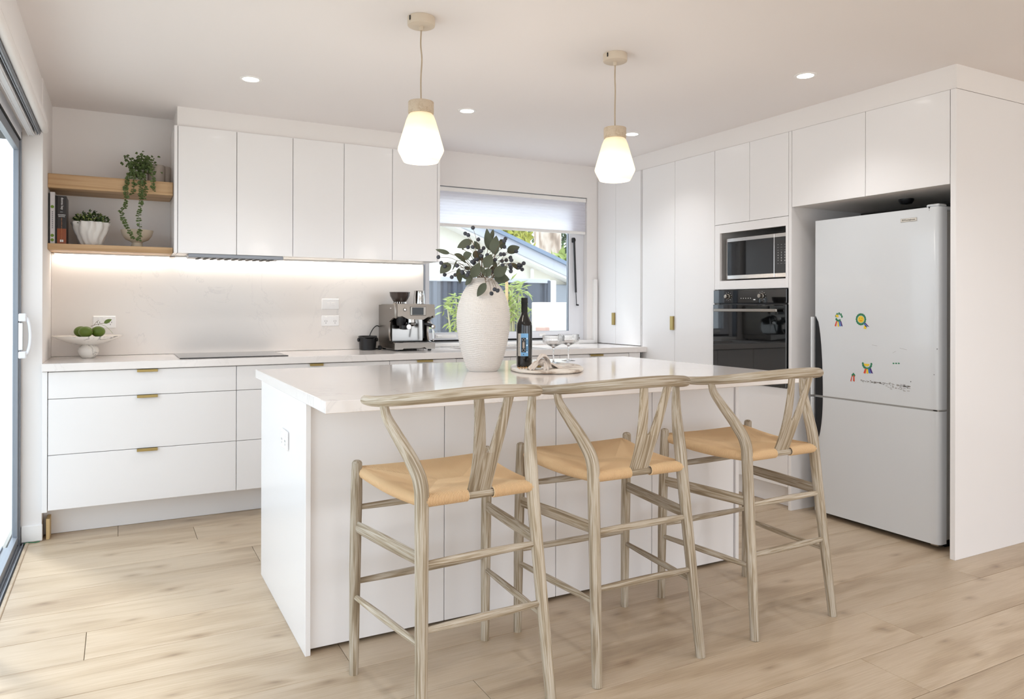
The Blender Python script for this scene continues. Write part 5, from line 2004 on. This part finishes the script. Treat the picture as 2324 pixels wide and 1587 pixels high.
fold([cl(.005, .01, .028), cl(.035, .03, .020), cl(.06, .05, .008), cl(.075, .07, .003)], (.026, .050), .012, 'corner')
fold([cl(-.02, -.012, .012), cl(-.010, -.010, .040), cl(.005, 0, .052), cl(.022, .012, .040), cl(.028, .018, .012)], (.040, .036), .010, 'knot')
fold([cl(-.03, -.015, .006), cl(-.012, .008, .028), cl(.012, .012, .030), cl(.03, -.008, .008)], (.036, .036), .010, 'knot')
q.ball(cl(.002, .004, .022), .020, 16, 10, (1.2, 1.0, .9)).build('knot_core', 'linen', np_)
C0 = EYE + ray(1185, 838) * ((TZ - EYE.z) / ray(1185, 838).z)
cs = thing('corkscrew', (C0.x, C0.y, TZ), 'gold spiral corkscrew lying at the foot of the wine bottle', 'corkscrew')
pts = []
for i in range(80):
    a = i / 80
    pts.append(Vector((C0.x, C0.y, TZ + .0064)) + Rh * (-.022 + .052 * a) + Fh * (-.006 + .0046 * math.cos(a * 2 * PI * 4.2)) + Vector((0, 0, .0046 * math.sin(a * 2 * PI * 4.2))))
MB((C0.x, C0.y, TZ)).tube(pts, .0013, 6).build('spiral', 'gold_wire', cs)
MB((C0.x, C0.y, TZ)).tube([pts[-1], pts[-1] + Rh * .03 + Vector((0, 0, .002)), pts[-1] + Rh * .055 + Vector((0, 0, .002))], [.004, .006, .005], 10).build('handle', 'brass', cs)

# ================================================================ STICKERS ON THE FRIDGE
for n_, c_ in (('sticker_green', '2f7a55'), ('sticker_yellow', 'e8c52e'), ('sticker_red', 'd0492b'), ('sticker_orange', 'e08a35'), ('sticker_blue', '2f6fb8'), ('sticker_violet', '4a2f78'), ('scuff', '96918d')):
    mat(n_, c_, .5)
SXP = FX - .0004


def flat_poly(L0, pts, m_, name, par, lift=.0003):
    """pts: (y, z) on the fridge door"""
    q = MB(L0)
    q.prism(pts, SXP - lift, SXP, lambda y, z, x: (x, y, z))
    return q.build(name, m_, par, 0)


def ypx(px, py):
    p = at_x(px, py, FX)
    return (p.y, p.z)


def ribbon(L0, par, a, b_, w_, m_):
    (y0, z0), (y1, z1) = ypx(*a), ypx(*b_)
    flat_poly(L0, [(y0 - w_ / 2, z0), (y0 + w_ / 2, z0), (y1 + w_ * .7, z1), (y1 - w_ * .7, z1 - .003)], m_, 'ribbon', par, .0005)


def petals(L0, par, c, r, a0, a1, n):
    y0, z0 = ypx(*c)
    for i in range(n):
        a = a0 + (a1 - a0) * i / max(1, n - 1)
        cy_, cz = y0 + r * math.cos(a), z0 + r * math.sin(a)
        flat_poly(L0, [(cy_ + .006 * math.cos(a + t), cz + .008 * math.sin(a + t)) for t in [k * PI / 3 for k in range(6)]], 'sticker_green', 'petal', par, .0004 + .00004 * (i % 2))


def sticker(c, label):
    y0, z0 = ypx(*c)
    return thing('rosette_sticker', (FX, y0, z0), label, 'sticker', 'rosette stickers on the fridge'), (FX, y0, z0)


s1, L0 = sticker((1954, 725), 'complete smiling rosette sticker with a green frill, upper row')
petals(L0, s1, (1954, 725), .027, 0, 2 * PI * 15 / 16, 16)
y0, z0 = L0[1], L0[2]
flat_poly(L0, [(y0 + .0185 * math.cos(k * PI / 12), z0 + .0185 * math.sin(k * PI / 12)) for k in range(24)], 'sticker_yellow', 'face', s1, .0007)
flat_poly(L0, [(y0 + .010 * math.cos(PI + k * PI / 8), z0 + .009 * math.sin(PI + k * PI / 8)) for k in range(9)] + [(y0 + .010 * math.cos(-k * PI / 8), z0 + .006 * math.sin(-k * PI / 8)) for k in range(9)], 'sticker_red', 'smile', s1, .0009)
for s_ in (-1, 1):
    flat_poly(L0, [(y0 + s_ * .006 + .0016 * math.cos(k * PI / 4), z0 + .005 + .0024 * math.sin(k * PI / 4)) for k in range(8)], 'ink_black', 'eye', s1, .0009)
ribbon(L0, s1, (1963, 733), (1971, 741), .008, 'sticker_violet')
ribbon(L0, s1, (1961, 734), (1967, 742), .008, 'sticker_blue')
ribbon(L0, s1, (1964, 739), (1963, 746), .012, 'sticker_yellow')
s2, L0 = sticker((1902, 725), 'torn rosette sticker at the upper left with rainbow ribbons')
petals(L0, s2, (1904, 720), .020, PI * .1, PI * .95, 5)
petals(L0, s2, (1903, 722), .016, -PI * .15, -PI * .7, 4)
yy_, zz_ = ypx(1900, 718)
flat_poly(L0, [(yy_ + .010 * math.cos(k * PI / 6), zz_ + .009 * math.sin(k * PI / 6)) for k in range(9)], 'sticker_yellow', 'face', s2, .0007)
for (a, b_, m_) in (((1899, 729), (1896, 740), 'sticker_red'), ((1902, 730), (1903, 741), 'sticker_yellow'), ((1905, 729), (1907, 740), 'sticker_blue'), ((1908, 729), (1911, 740), 'sticker_violet')):
    ribbon(L0, s2, a, b_, .007, m_)
s3, L0 = sticker((1968, 836), 'half rosette sticker with rainbow ribbons, lower on the door')
petals(L0, s3, (1968, 826), .026, PI, 2 * PI, 9)
yy_, zz_ = ypx(1967, 826)
flat_poly(L0, [(yy_ + .0175 * math.cos(PI + k * PI / 8), zz_ + .014 * math.sin(PI + k * PI / 8)) for k in range(9)], 'sticker_yellow', 'face', s3, .0007)
for (a, b_, m_) in (((1965, 837), (1962, 847), 'sticker_red'), ((1968.5, 838), (1968.5, 847.5), 'sticker_yellow'), ((1972, 837), (1974, 847), 'sticker_blue'), ((1975, 836), (1979, 847), 'sticker_violet')):
    ribbon(L0, s3, a, b_, .009, m_)
s4, L0 = sticker((1935, 857), 'two red ribbon scraps of a torn sticker')
petals(L0, s4, (1937, 852), .006, 0, PI, 3)
ribbon(L0, s4, (1934, 853), (1931, 865), .004, 'sticker_red')
ribbon(L0, s4, (1938, 852), (1938, 865), .007, 'sticker_red')
s5, L0 = sticker((2034, 825), 'three green scraps of a torn sticker')
for px in (2028, 2034, 2040):
    yy_, zz_ = ypx(px, 825)
    flat_poly(L0, [(yy_ + .006 * math.cos(k * PI / 3), zz_ + .004 * math.sin(k * PI / 3)) for k in range(6)], 'sticker_green', 'petal', s5)
# worn paint on the fridge door
rnd_ = random.Random(4)
q = MB(FL)
for _ in range(120):
    u = rnd_.random()
    px = 1952 + 112 * u
    py = 864 + 14 * u + rnd_.gauss(0, 1.2) + (rnd_.random() < .3) * rnd_.uniform(3, 10) * (u > .5)
    y_, z_ = ypx(px, py)
    w_ = rnd_.uniform(.002, .006) * (.5 + u)
    q.box(SXP - .0002, SXP + .0002, y_ - w_, y_ + w_, z_ - .0012, z_ + .0012, 0)
for a, b_ in (((2042, 790), (2058, 794)), ((2026, 801), (2033, 797)), ((1979, 783), (1991, 785))):
    (ya, za), (yb2, zb2) = ypx(*a), ypx(*b_)
    q.prism([(ya, za), (yb2, zb2), (yb2, zb2 - .0012), (ya, za - .0012)], SXP - .0002, SXP + .0002, lambda y, z, x: (x, y, z))
q.build('scuff_marks', 'scuff', d_hi, 0)['kind'] = 'stuff'
q = MB(FL)
for px, py, r_ in ((2109, 472, .006), (2109, 477, .002), (2067, 867, .003), (2120, 851, .0025), (2127, 793, .003)):
    y_, z_ = ypx(px, py)
    q.prism([(y_ - r_, z_ + r_), (y_ + r_, z_ + r_), (y_, z_ - r_)], SXP - .0002, SXP + .0004, lambda y, z, x: (x, y, z))
q.build('chip', 'ink_black', d_hi, 0)

# offcut block by the kickboard, wire in the corner
tag(MB((-.318, 4.55, 0)).box(-.3265, -.3105, 4.499, 4.597, .0005, .107, .001).build('timber_offcut', 'raw_pine'), 'small raw timber block at the left end of the kickboard', 'timber block')
p_ = smooth_path([(-.352, 4.470, .004), (-.375, 4.462, .004), (-.40, 4.468, .006), (-.418, 4.460, .004)], 5)
tag(MB(p_[0]).tube(p_, .0022, 6).build('green_cable', 'sticker_green'), 'short green cable end on the floor at the wall corner by the sliding door', 'cable')
tag(MB((4.18, 2.6, 1.6)).box(4.172, 4.196, 2.134, 3.080, 1.2, 1.814, 0).build('niche_dark_panel', 'gap_dark'), 'dark panel added behind the top of the fridge to darken its niche', 'panel')  # panel added in a dark colour to deepen the niche above the fridge
